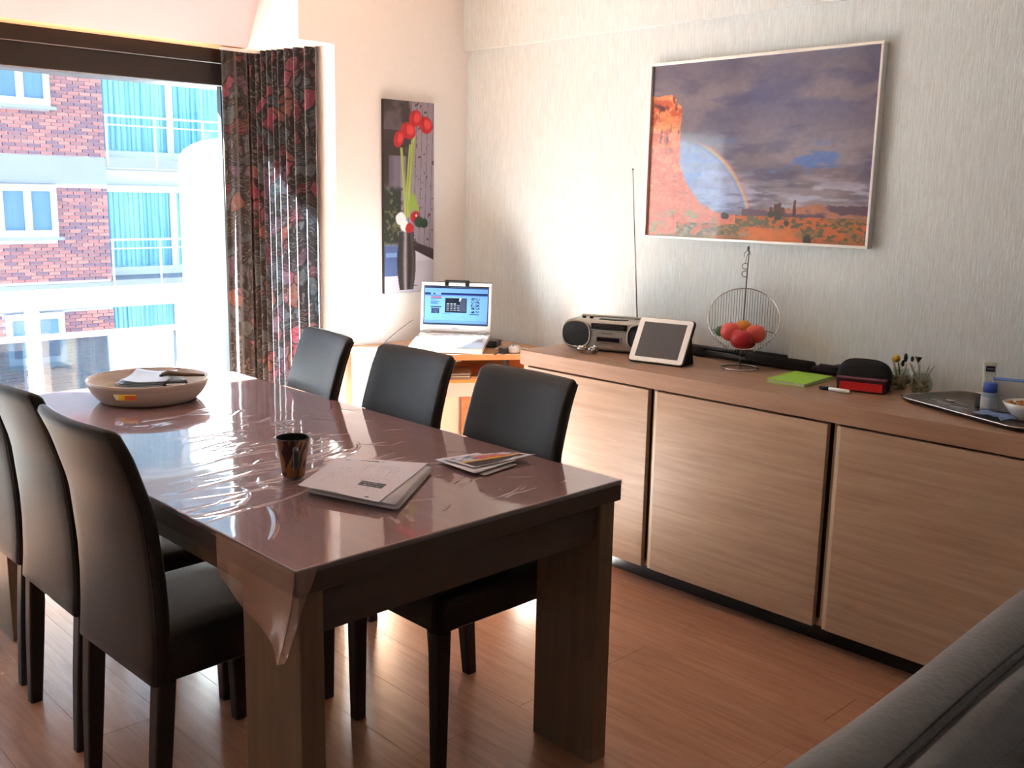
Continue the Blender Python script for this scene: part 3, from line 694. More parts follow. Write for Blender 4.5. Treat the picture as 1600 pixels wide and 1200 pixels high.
# ---------------------------------------------------------------- framed desert picture
def desert(u, v):
    asp = 1.44
    n1 = fbm(u * 5 + 3, v * 9 + 1, 1); n2 = fbm(u * 14, v * 22, 5); n3 = fbm(u * 50, v * 45, 9, 4); n4 = fbm(u * 3, v * 7, 21)
    c = np.zeros(u.shape + (3,)) + np.array([86, 84, 112]) / 255
    c = mixc(c, (122, 112, 124), sstep(.30, .58, n1))
    c = mixc(c, (56, 64, 112), sstep(.46, .60, n4) * sstep(.45, .9, v) * .7)
    c = mixc(c, (78, 76, 100), sstep(.75, 1., v) * .6)
    c = mixc(c, (150, 142, 152), sstep(.42, .60, fbm(u * 4, v * 16, 33)) * sstep(.75, .35, v) * .7)
    c = mixc(c, (84, 118, 190), sstep(.56, .66, fbm(u * 5 + 7, v * 18, 41)) * sstep(.2, .35, v) * sstep(.6, .45, v) * .9)
    c = mixc(c, (182, 184, 212), sstep(.42, .60, fbm(u * 7, v * 30, 51)) * sstep(.45, .25, v) * .75)
    c = mixc(c, (190, 205, 236), sstep(.30, .12, np.abs(u - .74 + .15 * (v - .5))) * sstep(.35, .55, v) * 0.15)  # pale slanted reflection of the glazing, painted into the print
    # lit rain curtain under the bow
    bow = np.sqrt(((u - .09) * asp) ** 2 + (v + .03) ** 2); R0 = .615
    inside = sstep(R0 + .01, R0 - .03, bow) * sstep(.62, .5, v)
    c = mixc(c, (150, 178, 228), inside * .75 * sstep(.52, .3, u))
    c = mixc(c, (178, 200, 240), inside * .4 * sstep(.5, .62, n2))
    for col, o in (((226, 120, 110), .012), ((236, 190, 120), .004), ((160, 200, 170), -.005), ((130, 140, 220), -.013)):
        c = mixc(c, col, np.exp(-((bow - R0 - o) / .007) ** 2) * .6 * sstep(.60, .45, v) * sstep(.12, .3, u))
    # far mesas
    hm = .165 + .03 * sstep(.62, .8, u) + .012 * vnoise(u * 30, u * 0, 3) + .01 * vnoise(u * 80, u * 0, 4)
    mes = (v < hm) & (u > .47)
    c = np.where(mes[..., None], mixc(np.zeros_like(c) + np.array([96, 74, 92]) / 255, (176, 118, 96), sstep(.5, .66, n2 + .15 * np.exp(-((u - .76) / .06) ** 2))), c)
    for cx, hh, ww in ((.60, .19, .006), (.62, .205, .008), (.635, .212, .007), (.65, .19, .008), (.70, .228, .0045)):
        sp = (np.abs(u - cx) < ww * (1 + (hh - v) * 9)) & (v < hh); c = np.where(sp[..., None], np.array([86, 52, 50]) / 255 * (.8 + .4 * n3[..., None]), c)
    # ground
    hg = .135 + .02 * np.exp(-((u - .3) / .1) ** 2) + .006 * vnoise(u * 40, u * 0, 8)
    g = v < hg
    gc = mixc(np.zeros_like(c) + np.array([198, 104, 54]) / 255, (150, 108, 66), sstep(.4, .6, n2))
    gc = mixc(gc, (96, 92, 66), sstep(.46, .54, fbm(u * 60, v * 70, 61)) * sstep(.0, .03, v + .0) * np.where((np.abs(u - .62 - .3 * (0.08 - v)) < .11) & (v < .075), 0.1, 1))
    gc = mixc(gc, (160, 160, 120), sstep(.56, .64, fbm(u * 34 + 5, v * 44, 71)) * .7 * sstep(.45, .1, u))
    gc = mixc(gc, (222, 120, 52), sstep(.13, .09, np.abs(u - .6)) * sstep(.09, .05, v) * .8)
    c = np.where(g[..., None], gc, c)
    # butte
    xe = .150 + .008 * vnoise(v * 40, v * 0, 2)
    top = .815 + .012 * vnoise(u * 60, u * 0, 6) - .25 * sstep(.10, .16, u) * .25
    slope = .115 + .36 * np.exp(-(u - .145) / .085) + .016 * vnoise(u * 60, v * 30, 7) * sstep(.5, .3, v)
    b = ((u < xe) & (v < top)) | ((u >= .12) & (u < .44) & (v < slope) & (v > .09)) | ((u < .15) & (v < .5) & (v > .1))
    bc = mixc(np.zeros_like(c) + np.array([196, 88, 52]) / 255, (222, 134, 84), sstep(.4, .62, n2))
    bc = mixc(bc, (120, 44, 36), sstep(.56, .66, fbm(u * 70, v * 16, 81)) * .85 * sstep(.45, .5, v)); bc = mixc(bc, (140, 56, 50), sstep(.55, .62, fbm(u * 50 - v * 30, v * 60 + u * 20, 83)) * .75 * sstep(.52, .46, v)); bc = mixc(bc, (236, 168, 130), sstep(.58, .64, fbm(u * 60, v * 70, 85)) * .6)
    bc = mixc(bc, (226, 170, 120), sstep(.03, .0, np.abs(v - .64)) * .6); bc = mixc(bc, (226, 152, 136), sstep(.56, .5, v) * .5)
    bc = mixc(bc, (92, 40, 38), np.exp(-((v - .77 + .5 * (u - .02)) / .012) ** 2) * (u > .01) * (u < .07))
    bc = mixc(bc, (200, 108, 84), sstep(.35, .2, v) * .5)
    c = np.where(b[..., None], bc, c)
    sc = sstep(.55, .62, fbm(u * 32, v * 30, 91)) * (v < .16 - .1 * sstep(.25, .5, u)) * (u < .5)
    c = mixc(c, (150, 146, 108), sc * .8)
    for cx, cy, r in ((.385, .135, .022), (.40, .13, .018), (.60, .15, .022), (.63, .145, .03), (.67, .10, .018), (.76, .02, .03)):
        d = np.sqrt(((u - cx) * asp) ** 2 + (v - cy) ** 2) + .012 * (n3 - .5); c = mixc(c, (58, 56, 50), sstep(r, r * .7, d))
    return c * (.93 + .14 * n3[..., None])
pic = thing('framed_picture', 'large silver-framed photograph of a desert butte and rainbow', 'picture', (3.36, 1.664, 1.29))
PW, PH = 0.998, 0.70
M_print = colmat('glazed_print', 0.35, coat=1.0)
painting('print', (-.020, PW - .008, .008), (0, -(PW - .016), 0), (0, 0, PH - .016), 420, 300, desert, M_print, pic)
M_fr = mat('silver_picture_frame', '#eceae6', 0.35, 0.4)
for a in ((-.032, 0, 0, PW, 0, .010), (-.032, 0, 0, PW, PH - .010, PH), (-.032, 0, 0, .010, .010, PH - .010), (-.032, 0, PW - .010, PW, .010, PH - .010)):
    boxo('frame_bar', *a, M_fr, pic, .0015)
boxo('backing', -.018, -.002, .004, PW - .004, .004, PH - .004, M_black, pic)

# ---------------------------------------------------------------- tulip canvas
def tulips(u, v):
    n1 = fbm(u * 4, v * 12, 2); n2 = fbm(u * 14, v * 42, 5); n3 = fbm(u * 60, v * 150, 8, 3)
    c = np.zeros(u.shape + (3,)) + np.array([150, 138, 152]) / 255
    c = mixc(c, (104, 92, 104), (np.abs(((u - .1 * v) * 9) % 1 - .5) > .44) * .8)
    c = mixc(c, (60, 48, 54), (vnoise(u * 26, v * 60, 4) > .86) * (u > .55) * .8)
    c = mixc(c, (58, 48, 48), sstep(.55, .45, u + .35 * (v < .72) + .25 * (n1 - .5)) * sstep(.5, .6, v))
    c = mixc(c, (120, 110, 124), sstep(.35, .6, n1) * (u < .45) * (v > .85) * .6)
    c = mixc(c, (52, 44, 48), sstep(.56, .50, u) * sstep(.40, .46, u) * sstep(.52, .6, v) * sstep(.9, .8, v) * .8)
    c = mixc(c, (112, 104, 124), ((u > .10) & (u < .32) & (v > .50) & (v < .72)) * .8)
    c = mixc(c, (44, 50, 42), sstep(.38, .30, u + .2 * (n2 - .5)) * sstep(.57, .52, v + .05 * (n2 - .5)) * sstep(.24, .28, v))
    c = mixc(c, (120, 118, 84), sstep(.56, .66, n2) * (u < .34) * (v < .56) * (v > .24) * .8)
    c = mixc(c, (210, 204, 214), sstep(.20, .17, v - .04 * (u > .6) + .06 * (u < .3)))
    c = mixc(c, (56, 44, 48), ((v < .27 - .10 * (u - .6)) & (v > .225 - .14 * (u - .6)) & (u > .58)) * .9)
    c = mixc(c, (196, 190, 204), (v < .17) * .8)
    c = mixc(c, (70, 92, 140), ((u < .27) & (v > .09) & (v < .25)) * .9)
    c = mixc(c, (120, 150, 196), ((u < .25) & (u > .03) & (v > .19) & (v < .215)) * .9)
    # stems
    for x0, x1, y1, wd in ((.42, .34, .76, .035), (.47, .60, .82, .04), (.43, .52, .78, .03), (.50, .56, .80, .025)):
        t = np.clip((v - .40) / (y1 - .40), 0, 1); xc = x0 + (x1 - x0) * t ** 1.4
        c = mixc(c, (150, 168, 84), sstep(wd, wd * .5, np.abs(u - xc)) * (v > .40) * (v < y1)); c = mixc(c, (206, 208, 130), sstep(wd * .4, 0, np.abs(u - xc + .01)) * (v > .40) * (v < y1) * .7)
    for cx, cy in ((.57, .50), (.60, .47), (.52, .46), (.63, .45)):
        d = np.hypot((u - cx) * 1, (v - cy) * 2.2); c = mixc(c, (146, 170, 74), sstep(.07, .04, d + .05 * (n2 - .5)))
    for cx, cy, rx, ry, tl in ((.62, .915, .13, .045, -.4), (.83, .885, .14, .045, .3), (.48, .85, .15, .045, .3), (.29, .805, .10, .045, -.5)):
        dx = (u - cx) + tl * (v - cy) * 1.0; d = (dx / rx) ** 2 + ((v - cy) / ry) ** 2
        c = mixc(c, (190, 34, 44), sstep(1.1, .8, d)); c = mixc(c, (236, 84, 84), sstep(.5, .1, (dx / rx - .25) ** 2 + ((v - cy) / ry - .1) ** 2) * .8); c = mixc(c, (120, 14, 26), sstep(.12, .0, np.abs(dx / rx + .3)) * (d < .9) * .6)
    # vase
    vw = .13 + .06 * np.sin(np.clip((v - .0) / .32, 0, 1) * PI) + .02 * (v > .3)
    vc = .44; k = (u - vc) / vw; inv = (np.abs(k) < 1) & (v > .015) & (v < .325)
    vcol = np.clip(.22 + .5 * np.exp(-((k + .15) / .22) ** 2) + .15 * np.exp(-((k - .7) / .2) ** 2), 0, 1)
    c = np.where(inv[..., None], vcol[..., None] * np.array([.92, .84, .86]) * (.9 + .2 * n3[..., None]), c)
    for cx, cy, r, col in ((.33, .39, .12, (238, 236, 236)), (.40, .355, .10, (240, 240, 238)), (.62, .40, .10, (180, 24, 34)), (.50, .345, .09, (186, 30, 40)), (.70, .375, .10, (40, 66, 44)), (.80, .37, .09, (34, 54, 38))):
        d = np.hypot(u - cx, (v - cy) * 3.0) + .05 * (n2 - .5); c = mixc(c, col, sstep(r, r * .75, d))
    c = mixc(c, (250, 220, 220), sstep(.03, .01, np.hypot(u - .64, (v - .41) * 3)))
    c = mixc(c, (70, 60, 70), (np.abs(v - .035) < .002) * (u > .50) * (u < .66) * .8)
    return c
cv = thing('canvas_print', 'tall narrow canvas print of red tulips in a dark metallic vase', 'picture', (2.836, 3.83, 0.983))
boxo('canvas_block', 0, .30, -.018, 0, 0, .895, mat('canvas_edge_dark', '#2c2626', 0.8), cv, .001)
painting('printed_face', (0.001, -.0188, .001), (.298, 0, 0), (0, 0, .893), 120, 330, tulips, colmat('matte_print', .55), cv)

# ---------------------------------------------------------------- laptop on the desk
n_l = Vector((-.78, -.626, 0)).normalized(); rz_l = math.atan2(n_l.x, -n_l.y)
lap = thing('laptop', 'open white laptop with a lit web page on the corner desk', 'laptop', (2.850, 3.375, 0.7525), rz_l)
# local: x right, -y towards the user; base rises to the back
tilt = math.radians(8)
Mb = Matrix.Translation((0, -.02, .004)) @ Matrix.Rotation(tilt, 4, 'X')
LW = .336
bm = bmesh.new(); box(bm, -LW / 2, LW / 2, 0, .245, 0, .024, .004, 2, M=Mb); obj('base', bm, M_white, lap)
bm = bmesh.new(); box(bm, -LW / 2 + .02, LW / 2 - .02, .105, .225, .0238, .0252, 0, M=Mb); obj('keyboard_tray', bm, mat('pale_grey_plastic', '#c9ccd0', .5), lap)
bm = bmesh.new()
for r in range(5):
    for k in range(14):
        x = -.15 + k * .0215; y = .115 + r * .0215; box(bm, x, x + .0185, y, y + .0185, .0252, .0272, M=Mb)
obj('keys', bm, M_white, lap)
bm = bmesh.new(); box(bm, -.045, .045, .02, .075, .0240, .0246, M=Mb); obj('touchpad', bm, MATS['pale_grey_plastic'], lap)
for x in (-.13, .13):
    bm = bmesh.new(); tube(bm, [Mb @ Vector((x - .018, .242, .028)), Mb @ Vector((x + .018, .242, .028))], .008, 8); obj('hinge', bm, MATS['pale_grey_plastic'], lap)
hp = Mb @ Vector((0, .245, .026)); Ml = Matrix.Translation(hp) @ Matrix.Rotation(math.radians(-9), 4, 'X')   # lid: local x, z up, leaning back
LH = .235
bm = bmesh.new(); box(bm, -LW / 2, LW / 2, 0, .010, .004, LH, .004, 2, M=Ml); lid = obj('lid', bm, M_white, lap)
def page(u, v):
    n = fbm(u * 90, v * 60, 3, 2)
    c = np.zeros(u.shape + (3,)) + np.array([96, 142, 186]) / 255
    c = mixc(c, (92, 134, 190), sstep(.6, 1, v)); c = mixc(c, (78, 110, 160), sstep(.1, .0, v))
    R = lambda a, b, x, y: ((u > a) & (u < b) & (v > x) & (v < y)).astype(float)
    c = mixc(c, (16, 24, 48), R(0, 1, .97, 1)); c = mixc(c, (10, 14, 24), R(0, 1, 0, .025))
    c = mixc(c, (24, 40, 88), R(.0, .095, .795, .845)); c = mixc(c, (22, 36, 80), R(.26, 1, .795, .845)); c = mixc(c, (70, 104, 168), R(.0, 1, .77, .795))
    c = mixc(c, (80, 110, 160), R(.1, .9, .89, .92) * (n > .5)); c = mixc(c, (20, 30, 60), R(.14, .17, .80, .84))
    c = mixc(c, (150, 60, 80), R(.1, .27, .715, .735)); c = mixc(c, (26, 32, 70), R(.1, .27, .745, .76)); c = mixc(c, (26, 32, 70), R(.1, .27, .685, .705))
    for k in range(5): c = mixc(c, (50, 84, 170), R(.1, .2 + .02 * (k % 3), .645 - k * .026, .658 - k * .026))
    c = mixc(c, (24, 30, 60), R(.1, .27, .455, .48)); c = mixc(c, (40, 52, 84), R(.11, .24, .29, .44)); c = mixc(c, (150, 170, 200), R(.11, .24, .29, .44) * (n > .55) * .7)
    c = mixc(c, (22, 26, 40), R(.33, .67, .315, .715)); c = mixc(c, (60, 70, 92), R(.565, .66, .34, .69) * .8); c = mixc(c, (190, 210, 226), R(.555, .58, .62, .715) * (u - .555 < (v - .6) * .3))
    for r in range(5):
        for k in range(4):
            c = mixc(c, (190, 200, 214), R(.355 + k * .055, .392 + k * .055, .37 + r * .045, .384 + r * .045) * (k + r < 7) * .85)
    for r in range(5):
        for k in range(2): c = mixc(c, (24, 34, 66), R(.735 + k * .075, .795 + k * .075, .32 + r * .085, .385 + r * .085) * (n > .36)); 
    c = mixc(c, (22, 34, 80), R(.72, .87, .27, .29)); c = mixc(c, (40, 60, 104), R(.28, .42, .285, .298)); 
    for k in range(4): c = mixc(c, (88, 124, 180), R(.28 + .1 * (k > 1), .6 + .1 * k, .22 - k * .03, .232 - k * .03) * (n > .5))
    c = mixc(c, (60, 84, 140), R(0, 1, .09, .1)); return c
Ps = Ml @ Vector((-LW / 2 + .018, -.0012, .038)); Ux = (Ml.to_3x3() @ Vector((LW - .036, 0, 0))); Vx = (Ml.to_3x3() @ Vector((0, 0, LH - .062)))
painting('screen', Ps, Ux, Vx, 170, 110, page, colmat('lit_screen', .25, emit=.28), lid)
bm = bmesh.new(); box(bm, -LW / 2 + .014, LW / 2 - .014, -.0008, .0002, .034, LH - .018, M=Ml); obj('bezel', bm, M_black, lid)
text('lettering', 'SONY', .011, Ml @ Matrix.Translation((0, -.0006, .019)) @ Matrix.Rotation(PI / 2, 4, 'X'), mat('grey_print', '#6c6f76', .5), lid)
bm = bmesh.new(); lathe(bm, [(0, 0), (.002, 0), (.002, .0008), (0, .0008)], 10); bmesh.ops.transform(bm, matrix=Ml @ Matrix.Translation((0, -.0002, LH - .010)) @ Matrix.Rotation(PI / 2, 4, 'X'), verts=bm.verts); obj('camera_lens', bm, M_black, lid)
wc = thing('clip_bar', 'black clip-on bar sitting on top of the laptop lid', 'clip', (2.850, 3.375, 0.7525), rz_l)
bm = bmesh.new(); box(bm, -.055, .06, -.006, .018, LH + .001, LH + .010, .002, M=Ml); obj('bar', bm, M_black, wc)
for x in (-.055, .042):
    bm = bmesh.new(); box(bm, x, x + .018, -.007, -.0015, LH - .018, LH + .001, .001, M=Ml); obj('clip', bm, M_black, wc)
bm = bmesh.new(); box(bm, -LW / 2 + .003, LW / 2 - .003, .0102, .016, .03, LH + .003, M=Ml); obj('lid_back', bm, M_black, lap)

def cable(name, pts, r, m, label, cat='cable', group=None):
    P = [Vector(p) for p in pts]; out = []
    for i in range(len(P) - 1):
        p0 = P[max(i - 1, 0)]; p1 = P[i]; p2 = P[i + 1]; p3 = P[min(i + 2, len(P) - 1)]
        for k in range(8):
            t = k / 8; out.append(0.5 * ((2 * p1) + (p2 - p0) * t + (2 * p0 - 5 * p1 + 4 * p2 - p3) * t * t + (3 * p1 - p0 - 3 * p2 + p3) * t ** 3))
    out.append(P[-1]); bm = bmesh.new(); tube(bm, out, r, 6); o = obj(name, bm, m, None, True); return tag(o, label, cat, group)
cable('laptop_cable', [(2.84, 3.60, .88), (2.79, 3.66, .82), (2.73, 3.67, .775), (2.69, 3.64, .7545), (2.66, 3.58, .7545)], .0022, M_black, 'thin black cable looping down beside the left edge of the laptop')
cable('white_cable', [(3.10, 3.32, .757), (3.17, 3.30, .757), (3.22, 3.22, .757), (3.20, 3.14, .757), (3.14, 3.135, .757)], .002, M_white, 'thin white cable looping on the desk to the right of the laptop')
# small desk things
o = thing('usb_stick', 'grey usb stick lying on the front edge of the laptop', 'usb stick', (2.745, 3.375, .787), rz_l + .1)
boxo('body', -.02, .014, -.006, .006, 0, .008, mat('grey_blue_plastic', '#8c97ab', .4), o, .002); boxo('plug', .014, .028, -.004, .004, .0015, .006, M_chrome, o)
o = thing('power_adapter', 'small black adapter block lying on the desk edge right of the laptop', 'adapter', (3.045, 3.205, .7525), .4)
boxo('body', -.024, .024, -.016, .016, 0, .028, M_black, o, .004, 2); bm = bmesh.new(); tube(bm, [(-.024, 0, .014), (-.05, .004, .010), (-.06, .02, .003)], .003, 6); obj('lead', bm, M_black, o, True)
o = thing('computer_mouse', 'white computer mouse on the desk by the sideboard end', 'mouse', (3.12, 3.215, .7525), -.9)
bm = bmesh.new(); loft(bm, [[(a, b - y0, z) for a, b in rrect(.058 - g, .105 - 1.5 * g, .026 - g * .4, 5)] for z, g, y0 in ((0, .004, 0), (.008, 0, 0), (.02, .006, .0), (.029, .02, .0), (.033, .04, .0))]); obj('shell', bm, M_white, o, True)
bm = bmesh.new(); tube(bm, [(-.003, -.028, .028), (.003, -.028, .028)], .006, 8); obj('wheel', bm, M_black, o, True)
o = thing('phone_dock', 'flat black box on the desk behind the adapter', 'box', (3.16, 3.40, .7525), .5)
boxo('body', -.04, .04, -.03, .03, 0, .03, M_black, o, .004, 2); boxo('lid_line', -.041, .041, -.031, .031, .02, .0215, mat('dark_grey_plastic', '#3a3a3e', .5), o)
o = thing('paper_sheet', 'white paper sheets lying on the desk left of the laptop', 'paper', (2.72, 3.56, .7522), -.5)
for k in range(3): boxo('sheet', -.08 + .01 * k, .06 + .01 * k, -.10, .09 - .02 * k, .0006 * k, .0006 * k + .0004, mat('white_paper', '#efeeee', .8), o)
o = thing('spectacle_case', 'dark brown flat case on the orange shelf under the desk', 'case', (2.965, 3.465, .6122), -.55)
bm = bmesh.new(); loft(bm, [[(a, b, z) for a, b in rrect(.17 - 2 * g, .10 - 2 * g, .015, 4)] for z, g in ((0, .004), (.005, 0), (.018, 0), (.020, .006), (.022, 0), (.04, .001), (.048, .012))]); obj('body', bm, mat('dark_brown_leatherette', '#3a2a24', .4, bump=.3), o, True)
boxo('metal_line', -.075, .075, -.0515, -.049, .012, .018, M_alu, o)
o = thing('notepad', 'thin brown notepad on the shelf beside the dark case', 'notepad', (3.075, 3.435, .6122), -.55)
boxo('cover', -.035, .035, -.055, .055, 0, .004, mat('brown_card', '#6b4836', .6), o, .001); boxo('pages', -.033, .033, -.053, .053, .004, .008, mat('cream_pages', '#c8ab92', .8), o); boxo('top_cover', -.035, .035, -.055, .055, .008, .0095, MATS['brown_card'], o)

# ---------------------------------------------------------------- boombox
bx = thing('boombox', 'silver radio cassette player with two black speakers on the sideboard', 'radio', (3.162, 2.657, .825), math.radians(-69)); bx.scale = (1, 1, .91)
bm = bmesh.new()
def bbsec(y, g): return [(a, y, .0745 + b) for a, b in rrect(.42 - 2 * g, .137 - 2 * g, .052 - g * .5, 8)]
loft(bm, [bbsec(-.075, .012), bbsec(-.072, .006), bbsec(-.060, .0), bbsec(.055, .0), bbsec(.072, .010)])
obj('body', bm, M_silver, bx, True)
def disc(bm, cx, cz, rx, rz_, y, e=2.6, n=36, dome=.004, rings=4):
    R = []
    for k in range(rings + 1):
        q = 1 - k / (rings + .0); q = max(q, .02)
        R.append([bm.verts.new((cx + q * rx * np.sign(math.cos(a)) * abs(math.cos(a)) ** (2 / e), y - dome * (1 - q * q), cz + q * rz_ * np.sign(math.sin(a)) * abs(math.sin(a)) ** (2 / e))) for a in [2 * PI * i / n for i in range(n)]])
    for A, B in zip(R, R[1:]):
        for i in range(n): bm.faces.new((A[i], A[(i + 1) % n], B[(i + 1) % n], B[i]))
    bm.faces.new(R[-1])
M_grille = mat('black_speaker_grille', '#16171b', .6, bump=1.0, bscale=900)
for cx in (-.142, .142):
    bm = bmesh.new(); tube(bm, [(cx + .061 * np.sign(math.cos(a)) * abs(math.cos(a)) ** .77, -.0765, .076 + .060 * np.sign(math.sin(a)) * abs(math.sin(a)) ** .77) for a in [2 * PI * (i + .37) / 40 for i in range(40)]], .0045, 6, True)
    obj('speaker_ring', bm, M_silver, bx, True)
    bm = bmesh.new(); disc(bm, cx, .076, .058, .057, -.0768); obj('speaker', bm, M_grille, bx, True)
boxo('tuner_panel', -.078, .078, -.0785, -.070, .102, .130, mat('dark_tuner_window', '#1a1a1e', .15), bx, .003, 2)
bm = bmesh.new()
for k in range(3): box(bm, -.068, .066, -.0790, -.0784, .107 + k * .007, .1075 + k * .007)
obj('tuner_scale', bm, mat('pale_scale', '#7e8084', .5), bx)
boxo('trim_line', -.080, .080, -.0775, -.074, .095, .0965, M_chrome, bx)
text('lettering', 'Panasonic', .013, Matrix.Translation((-.005, -.0762, .087)) @ Matrix.Rotation(PI / 2, 4, 'X'), M_black, bx)
boxo('cassette_door', -.058, .058, -.0795, -.070, .045, .074, mat('cassette_frame', '#8d8983', .35, .5), bx, .004, 2)
boxo('cassette_window', -.048, .048, -.0803, -.0790, .050, .069, mat('cassette_window_dark', '#221a20', .12), bx, .003, 2)
boxo('bottom_line', -.085, .085, -.0775, -.070, .022, .0235, M_chrome, bx)
boxo('foot_rail', -.12, .17, -.06, .05, 0.0, .012, M_black, bx, .003)
for x in (-.130, -.098):
    bm = bmesh.new(); lathe(bm, [(0, 0), (.008, 0), (.008, .009), (.006, .011), (0, .011)], 14, (x, -.02, .142)); obj('knob', bm, M_black, bx)
for k in range(6): boxo('key', -.055 + k * .020, -.037 + k * .020, -.045, -.015, .140, .147, M_black, bx, .001)
bm = bmesh.new(); tube(bm, [(-.16, .03, .140), (-.155, .03, .150), (.155, .03, .150), (.16, .03, .140)], .006, 8); obj('carry_handle', bm, M_silver, bx, True)
bm = bmesh.new(); tube(bm, [(.085, .03, .142), (.040, .030, .812)], [.0028, .0014], 8); an = obj('antenna', bm, mat('dark_chrome', '#55555a', .3, .9), bx, True)
bm = bmesh.new(); bmesh.ops.create_icosphere(bm, subdivisions=2, radius=.004, matrix=Matrix.Translation((.040, .03, .814))); obj('tip', bm, M_black, an, True)
# crumpled foil
def foil(name, loc, r, seed, label):
    bm = bmesh.new(); bmesh.ops.create_icosphere(bm, subdivisions=3, radius=r); rn = random.Random(seed)
    dirs = [Vector((rn.gauss(0, 1), rn.gauss(0, 1), rn.gauss(0, 1))).normalized() for _ in range(22)]
    for v_ in bm.verts:
        d = v_.co.normalized(); k = max((d.dot(q)) for q in dirs); v_.co = d * r * (.55 + .6 * k ** 3) * (1 + .12 * math.sin(37 * d.x + 19 * d.y + 29 * d.z))
        v_.co.z *= .8
    zmin = min(v_.co.z for v_ in bm.verts)
    for v_ in bm.verts: v_.co.z -= zmin
    o = obj(name, bm, M_chrome); o.location = loc; return tag(o, label, 'foil', 'crumpled foil pieces in front of the boombox')
foil('crumpled_foil', (2.998, 2.690, .825), .019, 3, 'crumpled silver foil lump under the left speaker of the boombox')
foil('crumpled_foil', (3.010, 2.640, .825), .021, 8, 'crumpled silver foil lump under the cassette player front')

# ---------------------------------------------------------------- tablet
ip = thing('tablet', 'white-bordered tablet propped in a black folding cover on the sideboard', 'tablet', (3.035, 2.330, .825), math.radians(-79))
Mi = Matrix.Translation((0, -.02, .004)) @ Matrix.Rotation(math.radians(-31), 4, 'X')
IW, IH = .228, .184
bm = bmesh.new()
def rr_plate(bm, w_, h_, y0, y1, r, M, zc): 
    a = [M @ Vector((p, y0, zc + q)) for p, q in rrect(w_, h_, r, 5)]; b = [M @ Vector((p, y1, zc + q)) for p, q in rrect(w_, h_, r, 5)]; loft(bm, [a, b])
rr_plate(bm, IW, IH, -.009, 0, .012, Mi, IH / 2); obj('body', bm, M_alu, ip)
bm = bmesh.new(); rr_plate(bm, IW - .002, IH - .002, -.0098, -.009, .011, Mi, IH / 2); obj('white_bezel', bm, M_white, ip)
bm = bmesh.new(); rr_plate(bm, IW - .046, IH - .036, -.0102, -.0097, .001, Mi, IH / 2); obj('screen', bm, mat('dark_glass_screen', '#3a3d46', .22), ip)
bm = bmesh.new(); rr_plate(bm, IW + .008, IH + .008, .0005, .005, .014, Mi, IH / 2 + .001); obj('cover_back', bm, M_blackfab, ip)
bm = bmesh.new(); P0 = Mi @ Vector((0, .005, IH * .72)); 
A = [bm.verts.new(p) for p in [(-IW / 2 + .004, P0.y, P0.z), (IW / 2 - .004, P0.y, P0.z), (IW / 2 - .004, P0.y + .03, 0.001), (-IW / 2 + .004, P0.y + .03, 0.001)]]
f = bm.faces.new(A); bmesh.ops.solidify(bm, geom=[f], thickness=.005); obj('stand_flap', bm, M_blackfab, ip)
for sx_ in (-1, 1):
    bm = bmesh.new(); x = sx_ * (IW / 2 - .002)
    A = [bm.verts.new(p) for p in [(x, -.012, .001), (x, P0.y + .028, .001), (x, P0.y, P0.z)]]; f = bm.faces.new(A); bmesh.ops.solidify(bm, geom=[f], thickness=.002); obj('side_gusset', bm, M_blackfab, ip)
bm = bmesh.new(); q = Mi @ Vector((.055, .008, IH + .0)); tube(bm, [(q.x - .012, q.y, q.z), (q.x + .012, q.y, q.z)], .006, 8); obj('hinge_lug', bm, M_black, ip, True)

# ---------------------------------------------------------------- hanging wire fruit basket
H_ = Vector((.84, .543, 0)).normalized(); T_ = Vector((.543, -.84, 0)).normalized(); UP = Vector((0, 0, 1))
bk = thing('fruit_basket', 'round wire fruit basket hanging from a steel stand on the sideboard', 'basket', (3.190, 2.058, .825))
C0 = Vector((0, 0, .192)); R_ = .131
M_wire = mat('dark_steel_wire', '#6e6a66', .28, .95)
r2 = math.cos(math.radians(54)) * H_ + math.sin(math.radians(54)) * UP
bm = bmesh.new(); tube(bm, [C0 + R_ * (math.cos(a) * T_ + math.sin(a) * r2) for a in [2 * PI * k / 56 for k in range(56)]], .0024, 7, True); obj('rim', bm, M_chrome, bk, True)
for k in range(27):
    s = R_ * (-.965 + 1.93 * k / 26); rho = math.sqrt(R_ * R_ - s * s); pts = []
    for j in range(25):
        th = math.radians(54 - 180 * j / 24); pts.append(C0 + s * T_ + rho * (math.cos(th) * H_ + math.sin(th) * UP))
    last = pts[-1]; pts.append(last + .010 * (-H_ * .9 - UP * .3)); bm = bmesh.new(); tube(bm, pts, .0010, 5); obj('wire', bm, M_wire, bk, True)
bm = bmesh.new(); rr_ = R_ * 1.004; zz_ = -.055; rh = math.sqrt(rr_ ** 2 - zz_ ** 2)
tube(bm, [C0 + UP * zz_ + rh * (math.cos(a) * T_ + math.sin(a) * H_) for a in [PI * k / 30 - .1 for k in range(31)]], .0019, 6); obj('belt_wire', bm, M_wire, bk, True)
bm = bmesh.new(); tube(bm, [Vector((.005, .008, .004)) + .068 * (math.cos(a) * T_ + math.sin(a) * H_) for a in [2 * PI * k / 40 for k in range(40)]], .0032, 8, True)
obj('base_ring', bm, M_chrome, bk, True)
bm = bmesh.new(); tube(bm, [Vector((.005, .008, .004)) - .068 * H_, Vector((.005, .008, .012)), Vector((.005, .008, .004)) + .068 * (H_ * .8 + T_ * .6)], .0026, 7)
